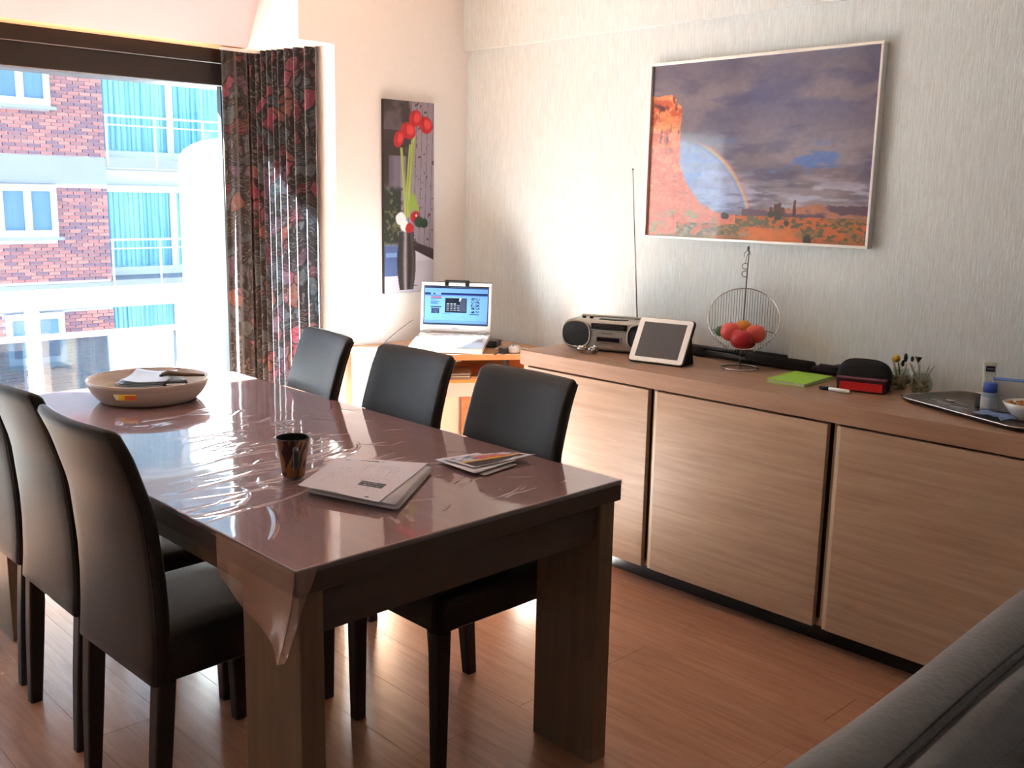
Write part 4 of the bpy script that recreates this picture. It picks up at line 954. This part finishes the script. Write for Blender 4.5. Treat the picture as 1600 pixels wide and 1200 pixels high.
tube(bm, [Vector((.005, .008, .012)) - .068 * 0 * H_, Vector((.006, .010, .045)), Vector((.02, .02, .056)), .10 * H_ + Vector((0, 0, .070)), .138 * H_ + Vector((0, 0, .115)), .142 * H_ + Vector((0, 0, .20)), .142 * H_ + T_ * .004 + Vector((0, 0, .43)), .125 * H_ + T_ * .004 + Vector((0, 0, .452)), .09 * H_ + Vector((0, 0, .452)), .078 * H_ + Vector((0, 0, .44))], .0028, 8)
obj('pole', bm, M_wire, bk, True)
hx = .076 * H_
bm = bmesh.new()
for (z, r) in ((.352, .011), (.381, .011)):
    tube(bm, [hx - T_ * .006 + UP * z + r * (math.cos(a) * T_ + math.sin(a) * UP) for a in [2 * PI * k / 18 for k in range(18)]], .0016, 6, True)
tube(bm, [hx - T_ * .006 + UP * .392, hx - T_ * .004 + UP * .410, hx + UP * .426, hx + T_ * .008 + UP * .432, hx + T_ * .010 + UP * .424], .0016, 6)
tube(bm, [hx + T_ * -.012 + UP * .416, hx + T_ * -.012 + UP * .430, hx + UP * .440, hx + T_ * .01 + UP * .434], .0016, 6)
obj('hook_chain', bm, M_wire, bk, True)
def fruit(label, t, h, z, r, col, name='peach', two=None):
    c = Vector((3.190, 2.058, .825)) + C0 + t * T_ + h * H_ + (z - 1.017) * UP
    bm = bmesh.new(); pr = []
    for k in range(13):
        a = PI * k / 12; pr.append((max(0, r * math.sin(a)) * (1 + .04 * math.cos(a)), -r * .94 * math.cos(a) - (r * .16 * math.exp(-((a - PI) / .35) ** 2))))
    lathe(bm, pr, 22); o = obj(name, bm, mat('skin_' + name + '_' + col[1:], col, .38, var=.22, vscale=18), None, True); o.location = c
    bm = bmesh.new(); tube(bm, [(0, 0, r * .74), (.002, 0, r * .95)], .0015, 5); obj('stem', bm, mat('stem_brown', '#4a3520', .7), o)
    return tag(o, label, 'fruit', 'fruit in the hanging wire basket')
fruit('pink-red peach at the left front of the hanging basket', -.044, .01, .964, .039, '#e0564e')
fruit('orange fruit at the back of the hanging basket', .000, .062, .975, .033, '#e2942e', 'orange')
fruit('deep red apple at the front bottom of the hanging basket', -.005, -.035, .944, .040, '#b81c28', 'apple')
fruit('pink peach at the right of the hanging basket', .048, .012, .960, .038, '#dc5a4c')
fruit('small green pear at the far left of the hanging basket', -.082, .03, .962, .022, '#3f6b3c', 'pear')
fruit('dark red apple low at the back of the basket, behind the front apple', .018, .045, .926, .033, '#a02228', 'apple')

# ---------------------------------------------------------------- folded tripod against the wall
tr = thing('folded_tripod', 'long folded black tripod lying along the wall behind the fruit basket', 'tripod', (3.32, 2.05, .825))
def seg_(name, x, y0, y1, z, r, m=M_black):
    bm = bmesh.new(); tube(bm, [(x, y0, z), (x, y1, z)], r, 10); return obj(name, bm, m, tr, True)
seg_('leg', .012, .36, -.02, .036, .009); seg_('leg', -.008, .34, -.34, .017, .012); seg_('leg', .018, .10, -.52, .017, .014)
for y0, y1, x, z, r in ((.34, .26, -.004, .02, .018), (.12, -.10, .008, .040, .014), (.06, -.22, -.002, .026, .020), (-.24, -.36, .012, .02, .020), (-.40, -.54, .014, .018, .018)): seg_('clamp', x, y0, y1, z, r, M_blackfab)
boxo('head_plate', -.014, .03, -.42, -.30, .036, .044, M_black, tr, .002)

# ---------------------------------------------------------------- notebook, pen
nb = thing('notebook', 'lime green spiral notebook lying on the sideboard', 'notebook', (3.026, 1.848, .825), math.radians(5))
boxo('pages', 0.004, .226, -.142, -.008, .002, .011, mat('notebook_pages', '#dcdcd6', .8), nb, .001)
boxo('cover', 0, .230, -.146, -.004, .011, .0125, mat('lime_cover', '#9fd93a', .4), nb, .0006); boxo('back_cover', 0, .230, -.146, -.004, 0, .002, MATS['lime_cover'], nb)
for k in range(17):
    x = .012 + k * .0128; bm = bmesh.new(); tube(bm, [(x, -.004 + .0065 * math.cos(a), .0075 + .0065 * math.sin(a)) for a in [2 * PI * i / 10 for i in range(10)]], .001, 5, True); obj('spiral_loop', bm, mat('lime_wire', '#b6dc70', .3), nb, True)
pn = thing('marker_pen', 'black and white pen lying in front of the red toiletry bag', 'pen', (3.055, 1.60, .8325), math.radians(-86))
bm = bmesh.new(); tube(bm, [(-.055, 0, 0), (-.052, 0, 0), (-.02, 0, 0)], [.003, .006, .0065], 10); obj('cap', bm, M_black, pn, True)
bm = bmesh.new(); tube(bm, [(-.02, 0, 0), (.05, 0, 0), (.053, 0, 0)], [.007, .007, .004], 10); obj('barrel', bm, M_white, pn, True)

# ---------------------------------------------------------------- toiletry bag
tb = thing('toiletry_bag', 'black zipped pouch with a red mesh front pocket on the sideboard', 'bag', (3.170, 1.555, .825), math.radians(-74))
bm = bmesh.new(); lp = []
def dome(y, g, hh):
    pts = []
    for k in range(24):
        a = PI * k / 23; pts.append(((.085 - g) * math.copysign(abs(math.cos(a)) ** .6, math.cos(a)), y, .034 + (hh - g) * math.sin(a) ** .75))
    return pts + [(-(.080 - g), y, .004), ((.080 - g), y, .004)]
loft(bm, [dome(-.045, .010, .060), dome(-.040, .0, .066), dome(-.01, -.002, .070), dome(.03, 0, .066), dome(.045, .012, .058)]); obj('body', bm, M_blackfab, tb, True)
bm = bmesh.new(); box(bm, -.078, .078, -.064, -.038, .002, .044, .006, 2); obj('front_pocket', bm, mat('dark_maroon_fabric', '#4a1820', .7, bump=.5, bscale=300), tb)
bm = bmesh.new(); box(bm, -.068, .070, -.0665, -.0635, .006, .034, .001); obj('red_mesh', bm, mat('bright_red_mesh', '#d81c1c', .5, var=.35, vscale=120, bump=1.0, bscale=250), tb)
bm = bmesh.new(); box(bm, -.082, .082, -.070, -.030, .043, .050, .003); obj('pocket_flap', bm, mat('mauve_flap', '#6e3a46', .6), tb)
bm = bmesh.new(); tube(bm, [(.087 * math.copysign(abs(math.cos(a)) ** .6, math.cos(a)), -.012, .036 + .071 * math.sin(a) ** .75) for a in [PI * k / 20 for k in range(21)]], .0018, 5); obj('zip', bm, M_black, tb, True)

# ---------------------------------------------------------------- glass pots with dried arrangements
M_pot = filmmat('pot_glass', '#dfe3da', .03, 1.0)
def pot(loc, r, label, seed, flower):
    t = thing('glass_pot', label, 'vase', loc, 0, 'small glass pots beside the tray')
    bm = bmesh.new(); lathe(bm, [(0, .001), (r * .6, .001), (r * .95, r * .45), (r, r * .85), (r * .85, r * 1.4), (r * .68, r * 1.7), (r * .74, r * 1.9)], 28); obj('glass', bm, M_pot, t, True)
    rn = random.Random(seed); bm = bmesh.new()
    for k in range(70):
        a = rn.uniform(0, 2 * PI); q = rn.uniform(0, .72) * r; z = rn.uniform(.16, 1.2) * r; q *= math.sqrt(max(.2, 1 - ((z - .7 * r) / (.9 * r)) ** 2))
        bmesh.ops.create_icosphere(bm, subdivisions=1, radius=rn.uniform(.14, .26) * r, matrix=Matrix.Translation((q * math.cos(a), q * math.sin(a), z)))
    o = obj('dried_petals', bm, mat('dried_petals', '#a69a80', .8, var=.7, vscale=60), t, True); o['kind'] = 'stuff'
    rn = random.Random(seed + 5)
    for k in range(7):
        a = rn.uniform(0, 2 * PI); l_ = rn.uniform(.02, .045); bm = bmesh.new()
        tube(bm, [(.3 * r * math.cos(a), .3 * r * math.sin(a), r), (.9 * r * math.cos(a), .9 * r * math.sin(a), r * 1.8 + l_ * .5), (1.1 * r * math.cos(a), 1.1 * r * math.sin(a), r * 1.9 + l_ * .8)], [.001, .003, .0006], 5); obj('silver_leaf', bm, mat('silvery_leaf', '#b9b6a4', .5), t, True)
    if flower:
        bm = bmesh.new(); bmesh.ops.create_icosphere(bm, subdivisions=2, radius=.0135, matrix=Matrix.Translation((-.012, .014, r * 1.9 + .033)))
        for v_ in bm.verts: v_.co += Vector((math.sin(v_.co.z * 900), math.cos(v_.co.x * 900), 0)) * .0012
        obj('yellow_flower', bm, mat('yellow_petal', '#d9a92c', .6), t)
        for (dx, dy, dz, rx, rz_) in ((.002, -.012, .038, .007, .016), (.004, -.034, .036, .006, .010), (.000, -.005, .018, .006, .012)):
            bm = bmesh.new(); bmesh.ops.create_icosphere(bm, subdivisions=2, radius=1, matrix=Matrix.Translation((dx, dy, r * 1.9 + dz)) @ Matrix.Diagonal((.002, rx, rz_, 1))); obj('dark_leaf', bm, mat('dark_leaf', '#20251f', .5), t, True)
        bm = bmesh.new(); tube(bm, [(0, 0, r), (-.006, .008, r * 1.9 + .02)], .0015, 5); obj('stem', bm, MATS['dark_leaf'], t)
    else:
        bm = bmesh.new(); tube(bm, [(0, .01, r), (.0, -.045, r * 1.9 + .028)], .0012, 5); obj('stick', bm, mat('pale_stick', '#cdb89a', .6), t)
        bm = bmesh.new(); tube(bm, [(0, -.004, r), (.0, .025, r * 1.9 + .052)], .0012, 5); obj('stick', bm, MATS['pale_stick'], t)
        bm = bmesh.new(); f = bm.faces.new([bm.verts.new(p) for p in ((0, .030, r * 1.9 + .050), (0, .002, r * 1.9 + .050), (0, .016, r * 1.9 + .026))]); bmesh.ops.solidify(bm, geom=[f], thickness=.0012); obj('paper_flag', bm, mat('straw_paper', '#d8c286', .7), t)
pot((3.280, 1.482, .825), .038, 'small glass pot of dried petals with a yellow flower and dark leaves', 3, True)
pot((3.262, 1.402, .825), .038, 'small glass pot of dried petals with pale sticks and a straw flag', 9, False)

# ---------------------------------------------------------------- tray and what stands on it
ty = thing('serving_tray', 'grey metal tray with raised rim at the right end of the sideboard', 'tray', (3.125, 1.120, .825), math.radians(66))
bm = bmesh.new(); loft(bm, [[(a, b, z) for a, b in rrect(.50 - 2 * g, .30 - 2 * g, .05 - g * .4, 6)] for z, g in ((.000, .020), (.002, .016), (.014, .002), (.015, .0), (.013, .006), (.004, .021), (.0035, .024))]); obj('pan', bm, mat('dull_pewter', '#6a625c', .35, .5, var=.5, vscale=25), ty, True)
bm = bmesh.new(); tube(bm, [(a, b, .015) for a, b in rrect(.50, .30, .05, 6)], .0022, 6, True); obj('rim', bm, M_chrome, ty, True)
def onT(name, label, cat, x, y, rz=0, group=None, z=.8286): return thing(name, label, cat, (x, y, z), rz, group)
pb = onT('pill_bottle', 'pale blue bottle with a blue screw cap standing on the tray', 'bottle', 3.128, 1.130)
bm = bmesh.new(); lathe(bm, [(0, 0), (.022, 0), (.0235, .003), (.0235, .050), (.020, .058), (.017, .062), (0, .062)], 28); obj('body', bm, mat('pale_blue_plastic', '#8fa3b8', .4), pb, True)
bm = bmesh.new(); lathe(bm, [(0, .060), (.0205, .060), (.0205, .086), (.018, .089), (0, .089)], 28); obj('cap', bm, mat('blue_cap', '#3f5fb8', .4), pb, True)
bm = bmesh.new(); lathe(bm, [(.0238, .012), (.0238, .046)], 28); obj('label_band', bm, mat('pale_label', '#b9c2cc', .6), pb, True)
ct = onT('medicine_box', 'white and blue carton standing on the tray behind the blue-capped bottle', 'box', 3.180, 1.085, math.radians(-68))
boxo('carton', -.055, .055, -.022, .022, 0, .098, mat('white_carton', '#c9d0d2', .6), ct, .001)
boxo('blue_top', -.0552, .0552, -.0222, .0222, .0955, .0984, mat('blue_print', '#5e86cc', .6), ct); boxo('side_print', -.056, -.0549, -.014, .014, .01, .07, mat('pale_print', '#e0e6e4', .6), ct)
tu = onT('cream_tube', 'white and yellow cream tube standing on its cap at the back of the tray', 'tube', 3.262, 1.185, math.radians(-64))
bm = bmesh.new(); loft(bm, [[(a, b, z) for a, b in rrect(w_, d_, min(w_, d_) * .48, 5)] for z, w_, d_ in ((.020, .030, .026), (.022, .034, .030), (.06, .037, .024), (.125, .040, .004), (.134, .040, .003))]); obj('body', bm, mat('white_tube', '#dfe6de', .4), tu, True)
bm = bmesh.new(); loft(bm, [[(a, b, z) for a, b in rrect(w_, d_, min(w_, d_) * .48, 5)] for z, w_, d_ in ((.0, .030, .026), (.020, .030, .026))]); obj('cap', bm, mat('yellow_cap', '#d8c552', .5), tu, True)
bm = bmesh.new(); loft(bm, [[(a, b, z) for a, b in rrect(w_, d_, min(w_, d_) * .48, 5)] for z, w_, d_ in ((.028, .0352, .0298), (.05, .0370, .0268))]); obj('yellow_band', bm, mat('yellow_print', '#e0bd3c', .5), tu, True)
bm = bmesh.new(); box(bm, -.013, .013, -.0095, -.0085, .102, .120); obj('dark_badge', bm, mat('navy_print', '#20263c', .5), tu)
bm = bmesh.new(); box(bm, -.010, .010, -.0102, -.0093, .1095, .1115); obj('badge_text_strip', bm, MATS['pale_print'], tu)
bo = onT('snack_bowl', 'white bowl of orange snacks on the tray, cut by the right frame edge', 'bowl', 3.095, 1.010)
bm = bmesh.new(); lathe(bm, [(0, 0), (.030, 0), (.032, .004), (.052, .026), (.066, .050), (.063, .051), (.049, .029), (.028, .008), (0, .007)], 40); obj('shell', bm, M_white, bo, True)
bm = bmesh.new(); rn = random.Random(4)
for k in range(60):
    a = rn.uniform(0, 2 * PI); q = .052 * math.sqrt(rn.random()); bmesh.ops.create_icosphere(bm, subdivisions=1, radius=rn.uniform(.005, .009), matrix=Matrix.Translation((q * math.cos(a), q * math.sin(a), .038 + rn.uniform(0, .012))) @ Matrix.Diagonal((1.3, .8, .6, 1)))
tag_o = obj('snacks', bm, mat('orange_snack', '#c8863c', .7, var=.4, vscale=80), None, True); tag_o.location = (3.095, 1.010, .8286); tag(tag_o, 'orange crisps heaped in the white bowl', 'snacks', None, 'stuff')
for i, (x, y, a, ln, lab) in enumerate(((3.155, 1.285, 1.25, .13, 'steel knife lying at the back-left of the tray'), (3.170, 1.250, 1.05, .12, 'steel spoon handle lying mid tray beside the knife'), (3.115, 1.235, 1.3, .12, 'steel fork lying near the front rim of the tray'))):
    t = onT(('table_knife', 'teaspoon', 'dinner_fork')[i], lab, 'cutlery', x, y, a, z=.8292)
    bm = bmesh.new(); loft(bm, [[(xx, yy, zz) for yy, zz in ((-w_, 0), (w_, 0), (w_, .0018), (-w_, .0018))] for xx, w_ in ((-ln / 2, .004), (-ln / 4, .005), (0, .0035), (ln * .1, .004))]); obj('handle', bm, M_chrome, t)
    bm = bmesh.new()
    if i == 0: loft(bm, [[(xx, yy, zz) for yy, zz in ((-w_, 0.0004), (w_, 0.0004), (w_, .0014), (-w_, .0014))] for xx, w_ in ((ln * .1, .004), (ln * .2, .008), (ln * .42, .008), (ln * .5, .002))]); nm = 'blade'
    elif i == 1: lathe(bm, [(0, .001), (.006, .001), (.011, .004), (.0105, .005), (.005, .003), (0, .0028)], 18, (ln * .17, 0, 0), 1.5, 1); nm = 'bowl'
    else:
        box(bm, ln * .1, ln * .22, -.009, .009, .0008, .0024)
        for k in range(4): box(bm, ln * .22, ln * .42, -.009 + k * .005, -.006 + k * .005, .0008, .0024)
        nm = 'tines'
    obj(nm, bm, M_chrome, t)
t = onT('dark_flask', 'small black jar standing on the tray between cutlery and bottle', 'jar', 3.165, 1.165)
bm = bmesh.new(); lathe(bm, [(0, 0), (.015, 0), (.016, .004), (.016, .030), (0, .030)], 20); obj('body', bm, M_black, t, True)
bm = bmesh.new(); lathe(bm, [(0, .030), (.0165, .030), (.0165, .038), (0, .039)], 20); obj('lid', bm, mat('dark_grey_plastic', '#3a3a3e', .5), t, True)
V = []; F = []; rs2 = np.random.RandomState(3)
for i in range(22):
    for j in range(14):
        x = (i / 21 - .5) * .12; y = (j / 13 - .5) * .06; V.append((x, y + .01 * math.sin(x * 60), .003 + .010 * fbm(np.array([x * 60 + 9]), np.array([y * 70 + 4]), 12)[0] + .004 * math.cos(x * 20)))
for i in range(21):
    for j in range(13): a = i * 14 + j; F.append((a, a + 14, a + 15, a + 1))
cl = pyobj('crumpled_wrapper', V, F, mat('blue_wrapper', '#6e8cc0', .35, var=.3, vscale=60), None, True); sm_ = cl.modifiers.new('thickness', 'SOLIDIFY'); sm_.thickness = .0008
cl.location = (3.035, 1.075, .829); cl.rotation_euler = (0, 0, 1.1); tag(cl, 'crumpled blue wrapper lying at the front of the tray', 'wrapper')

# ---------------------------------------------------------------- on the dining table
ZT = 0.7622
# mug
mg = thing('mug', 'tapered brown mug with dark leaf pattern on the dining table', 'mug', (1.262, 2.073, ZT))
def mugmat():
    m, n, l, b = nodes('brown_patterned_glaze'); co = n.new('ShaderNodeTexCoord'); vo = n.new('ShaderNodeTexVoronoi'); vo.inputs['Scale'].default_value = 42
    mp = n.new('ShaderNodeMapping'); mp.inputs['Scale'].default_value = (1, 1, .55); l.new(co.outputs['Object'], mp.inputs[0]); l.new(mp.outputs[0], vo.inputs['Vector'])
    wv = n.new('ShaderNodeTexWave'); wv.inputs['Scale'].default_value = 12; wv.inputs['Distortion'].default_value = 22; l.new(mp.outputs[0], wv.inputs['Vector'])
    ml = n.new('ShaderNodeMath'); ml.operation = 'MULTIPLY'; l.new(vo.outputs['Distance'], ml.inputs[0]); l.new(wv.outputs['Fac'], ml.inputs[1])
    r = n.new('ShaderNodeValToRGB'); r.color_ramp.elements[0].position = .30; r.color_ramp.elements[0].color = (*L('#96653c'), 1); r.color_ramp.elements[1].position = .40; r.color_ramp.elements[1].color = (*L('#3c1a12'), 1)
    l.new(ml.outputs[0], r.inputs[0]); l.new(r.outputs[0], b.inputs['Base Color']); b.inputs['Roughness'].default_value = .35; return m
bm = bmesh.new(); lathe(bm, [(0, .0), (.0255, 0), (.0272, .003), (.033, .045), (.0415, .0955), (.0422, .0975)], 48); obj('body', bm, mugmat(), mg, True)
bm = bmesh.new(); lathe(bm, [(.0422, .0975), (.0415, .099), (.0400, .098), (.0392, .094), (.030, .040), (.024, .008), (0, .007)], 48); obj('dark_inside', bm, mat('dark_glaze', '#141112', .3), mg, True)
bm = bmesh.new(); hd = Vector((-.42, -.907, 0)).normalized()
tube(bm, [hd * .037 + UP * .074, hd * .052 + UP * .080, hd * .062 + UP * .070, hd * .062 + UP * .050, hd * .053 + UP * .034, hd * .030 + UP * .026], [.006, .007, .0075, .0075, .007, .005], 10); obj('handle', bm, mat('dark_green_glaze', '#26302a', .3), mg, True)

def sheet(name, corners, z, curl, m, parent, n=10, thick=.0004):
    """paper through four corners with gentle corner lift"""
    A, B, C_, D = [Vector((*c, 0)) for c in corners]; V = []; F = []
    for i in range(n + 1):
        for j in range(n + 1):
            s, t = i / n, j / n; p = (A * (1 - s) + B * s) * (1 - t) + (D * (1 - s) + C_ * s) * t
            zz = curl[0] * (1 - s) * (1 - t) * max(0, 1 - 3 * (s + t) * .5) + curl[1] * max(0, s - t * .5 - .5) ** 2 * 4 + curl[2] * max(0, (s + t) / 2 - .6) ** 2 * 8 + curl[3] * max(0, t - s * .5 - .5) ** 2 * 4
            V.append((p.x, p.y, z + zz))
    for i in range(n):
        for j in range(n): a = i * (n + 1) + j; F.append((a, a + n + 1, a + n + 2, a + 1))
    o = pyobj(name, V, F, m, parent, True); q = o.modifiers.new('thickness', 'SOLIDIFY'); q.thickness = thick; return o
M_pap = mat('letter_paper', '#dad4dc', .75); M_pap2 = mat('shaded_paper_edge', '#c4bcbc', .8)
def local(c, o): return [(p[0] - o[0], p[1] - o[1]) for p in c]
O1 = (1.38, 1.91)
pk = thing('paper_stack', 'stack of white letters and papers beside the mug on the dining table', 'papers', (*O1, ZT))
base = [(1.205, 1.925), (1.287, 1.690), (1.548, 1.888), (1.404, 2.080)]
rn = random.Random(12)
for k in range(7):
    dx, dy = rn.uniform(-.006, .006), rn.uniform(-.006, .006)
    c = [(p[0] + dx + (.010 if q == 0 else 0), p[1] + dy) for q, p in enumerate(base)]
    sheet('under_sheet', local(c, O1), .001 + k * .0020, (0, .001, 0, 0), M_pap2 if k % 2 else M_pap, pk, 4, .0016)
def letter(u, v):
    n = fbm(u * 120, v * 10, 5, 2); c = np.zeros(u.shape + (3,)) + np.array([214, 207, 218]) / 255
    R = lambda a, b, x, y: ((u > a) & (u < b) & (v > x) & (v < y)).astype(float)
    c = mixc(c, (70, 66, 80), R(.28, .56, .935, .955) * (n > .38)); c = mixc(c, (40, 38, 50), R(.38, .50, .93, .955) * (n > .3)); c = mixc(c, (90, 90, 104), R(.12, .18, .94, .955))
    for k, (a, b) in enumerate(((.30, .78), (.32, .80), (.3, .9), (.14, .9), (.14, .86), (.14, .9), (.14, .8), (.14, .88), (.14, .9), (.14, .6), (.14, .5), (.14, .48), (.14, .9), (.14, .9))):
        c = mixc(c, (150, 144, 162), R(a, b, .82 - k * .048, .832 - k * .048) * (n > .42) * .8)
    c = mixc(c, (84, 80, 92), R(.58, .86, .27, .39)); c = mixc(c, (140, 134, 150), R(.60, .84, .345, .375) * (n > .45)); c = mixc(c, (150, 146, 160), R(.60, .84, .29, .32) * (n > .5))
    c = mixc(c, (70, 66, 80), R(.80, .85, .04, .06)); return c
# printed top letter, slightly raised over the pile, corners bent
tl_ = [(1.192, 1.940), (1.262, 1.722), (1.545, 1.898), (1.400, 2.088)]
def warpsheet(name, cor, z0, fn, nx, ny, parent, lift=.004):
    o = painting(name, (0, 0, 0), (1, 0, 0), (0, 1, 0), nx, ny, fn, colmat('letter_print', .7), parent)
    A, B, C_, D = [Vector((*c, 0)) for c in cor]; n_ = len(o.data.vertices); co = np.zeros(n_ * 3, 'f'); o.data.vertices.foreach_get('co', co); co = co.reshape(-1, 3); s, t = co[:, 0].copy(), co[:, 1].copy()
    P = (np.outer((1 - s) * (1 - t), A) + np.outer(s * (1 - t), B) + np.outer(s * t, C_) + np.outer((1 - s) * t, D)); P[:, 2] = z0 + lift * (np.clip(.25 - s, 0, 1) * 4) ** 2 * 0.4 + lift * np.clip(t - .8, 0, 1) * 3 * s + lift * .3 * np.sin(s * 5)
    o.data.vertices.foreach_set('co', P.reshape(-1).astype('f')); o.data.update(); return o
warpsheet('printed_letter', local(tl_, O1), .0178, letter, 150, 190, pk)
# leaflets
O2 = (1.71, 1.87)
lf = thing('white_leaflet', 'folded white leaflet lying under the colourful one near the table edge', 'leaflet', (*O2, ZT))
sheet('back_page', local([(1.618, 1.945), (1.622, 1.768), (1.755, 1.790), (1.745, 1.935)], O2), .001, (0, 0, 0, 0), M_pap2, lf, 6, .0008)
sheet('front_page', local([(1.612, 1.950), (1.604, 1.785), (1.765, 1.802), (1.742, 1.930)], O2), .006, (.0, .0, .002, 0), M_pap, lf, 6, .0008)
def flyer(u, v):
    n = fbm(u * 12, v * 12, 5); n2 = fbm(u * 60, v * 40, 6, 3); c = np.zeros(u.shape + (3,)) + np.array([206, 204, 216]) / 255
    c = mixc(c, (90, 110, 150), sstep(.5, .6, n) * (u < .45)); c = mixc(c, (196, 96, 104), sstep(.32, .2, np.hypot(u - .38, v - .6)) * .9); c = mixc(c, (212, 110, 54), sstep(.15, .08, np.hypot(u - .46, v - .62)))
    c = mixc(c, (214, 168, 62), ((u > .50) & (u < .60))); c = mixc(c, (44, 36, 48), (u > .60) & (u < .97) & (v > .04) & (v < .96)); c = mixc(c, (110, 90, 104), ((u > .66) & (u < .9) & (n2 > .56)) * .7)
    c = mixc(c, (50, 50, 60), (n2 > .6) * (u < .48) * .6); c = mixc(c, (222, 218, 224), (v < .03) | (v > .97) | (u < .02) | (u > .985)); return c
lg = thing('colour_leaflet', 'colourful open leaflet with dark and yellow print on the dining table', 'leaflet', (*O2, ZT))
o = warpsheet('printed_page', local([(1.618, 1.930), (1.628, 1.815), (1.835, 1.800), (1.783, 1.872)], O2), .0115, flyer, 110, 60, lg, .004)
sheet('under_page', local([(1.618, 1.930), (1.628, 1.815), (1.834, 1.801), (1.783, 1.872)], O2), .0100, (0, 0, .003, 0), M_pap, lg, 6, .0008)

# round bentwood bowl with a grip hole
bw_ = thing('wooden_bowl', 'round pale bentwood bowl with a grip hole on the dining table', 'bowl', (1.398, 3.195, ZT))
NB = 120; prof_o = [(.152, .0), (.165, .012), (.175, .024), (.183, .036), (.189, .048), (.193, .060), (.195, .068)]
hole_c = math.atan2(-.74, -.67) - .10
def inhole(a, i): 
    d = (a - hole_c + PI) % (2 * PI) - PI; return abs(d) < .20 and i in (2, 3)
bm = bmesh.new(); RO = [[bm.verts.new((r * math.cos(2 * PI * k / NB), r * math.sin(2 * PI * k / NB), z)) for k in range(NB)] for r, z in prof_o]; RI = [[bm.verts.new(((r - .006) * math.cos(2 * PI * k / NB), (r - .006) * math.sin(2 * PI * k / NB), max(z, .006))) for k in range(NB)] for r, z in prof_o]
for i in range(len(prof_o) - 1):
    for k in range(NB):
        a = 2 * PI * (k + .5) / NB; k2 = (k + 1) % NB
        if inhole(a, i): continue
        bm.faces.new((RO[i][k], RO[i][k2], RO[i + 1][k2], RO[i + 1][k])); bm.faces.new((RI[i][k], RI[i + 1][k], RI[i + 1][k2], RI[i][k2]))
for k in range(NB): k2 = (k + 1) % NB; bm.faces.new((RO[-1][k], RO[-1][k2], RI[-1][k2], RI[-1][k]))
for e in [e for e in bm.edges if e.is_boundary]: pass
obj('wall', bm, wood('pale_bentwood', '#c4b4a8', '#d4c5ba', (1, 1, 16), .45, 3, .1), bw_, True)
bm = bmesh.new(); lathe(bm, [(0, 0), (.152, 0), (.152, .006), (0, .006)], 60); obj('bottom', bm, wood('ochre_bowl_inside', '#b8834f', '#c8925c', (8, 8, 8), .5, 3, .1), bw_)
bm = bmesh.new(); tube(bm, [(.192 * math.cos(2 * PI * k / 90), .192 * math.sin(2 * PI * k / 90), .068) for k in range(90)], .0032, 6, True); obj('rim', bm, mat('pale_rim', '#cdb4a4', .4), bw_, True)
BZ = ZT + .0065
def inb(name, label, cat, x, y, z, rz): return thing(name, label, cat, (1.398 + x, 3.195 + y, BZ + z), rz)
t = inb('yellow_packet', 'yellow snack packet showing through the grip hole of the bowl', 'packet', -.093, -.093, .002, -.75 - .05)
bm = bmesh.new(); loft(bm, [[(a, b, z) for a, b in rrect(w_, d_, .006, 3)] for z, w_, d_ in ((0, .08, .026), (.012, .085, .036), (.030, .085, .036), (.040, .08, .02))]); obj('pouch', bm, mat('yellow_foil', '#d8b81c', .35, var=.3, vscale=50), t, True)
boxo('red_print', -.02, .03, -.0196, -.0178, .014, .028, mat('red_orange_print', '#d0582a', .4), t)
t = inb('envelopes', 'bluish white papers heaped in the middle of the wooden bowl', 'papers', .01, .0, .034, .5)
for k in range(5):
    a = .25 * k; c = [(-.10, -.07), (.10, -.065), (.095, .07), (-.095, .075)]; ca, sa = math.cos(a * .4), math.sin(a * .4)
    sheet('sheet', [(p[0] * ca - p[1] * sa, p[0] * sa + p[1] * ca) for p in c], .004 + k * .006, (.006, .01, .012, .01), mat('bluish_paper', '#b9c8de', .7), t, 8, .0012)
boxo('pile_below', -.08, .08, -.06, .06, -.028, .003, mat('bluish_paper_edges', '#a9b4c6', .8), t, .004)
t = inb('wooden_spoon', 'brown wooden handle leaning on the right rim of the bowl', 'spoon', .085, -.035, 0.050, -.65)
bm = bmesh.new(); tube(bm, [(-.05, 0, .018), (-.03, 0, .024), (.03, 0, .018), (.09, 0, .016)], [.006, .010, .007, .004], 8); obj('handle', bm, mat('brown_wood', '#6b5138', .5), t, True)
bm = bmesh.new(); tube(bm, [(-.05, 0, .018), (-.055, .0, -.01), (-.05, 0, -.034)], [.007, .010, .008], 8); obj('block', bm, mat('dark_knob', '#2a211c', .5), t, True)
t = inb('pocket_knife', 'small dark object lying beside the papers in the bowl', 'knife', .055, -.085, 0.045, -.4)
bm = bmesh.new(); loft(bm, [[(a, b, z) for a, b in rrect(w_, d_, .006, 3)] for z, w_, d_ in ((-.034, .07, .016), (.004, .08, .022), (.014, .07, .016))]); obj('casing', bm, M_black, t, True)
boxo('steel_strip', -.03, .03, -.0118, -.0105, 0, .006, M_chrome, t)
t = inb('folded_card', 'cream folded card leaning at the left inside the bowl', 'card', -.115, .01, 0, .6)
bm = bmesh.new(); box(bm, -.002, .002, -.03, .03, 0, .055, M=Matrix.Rotation(.35, 4, 'Y')); obj('leaf', bm, mat('cream_card', '#d6cdb4', .7), t)
bm = bmesh.new(); box(bm, -.002, .002, -.03, .03, 0, .055, M=Matrix.Translation((.006, 0, 0)) @ Matrix.Rotation(.15, 4, 'Y')); obj('leaf', bm, MATS['cream_card'], t)
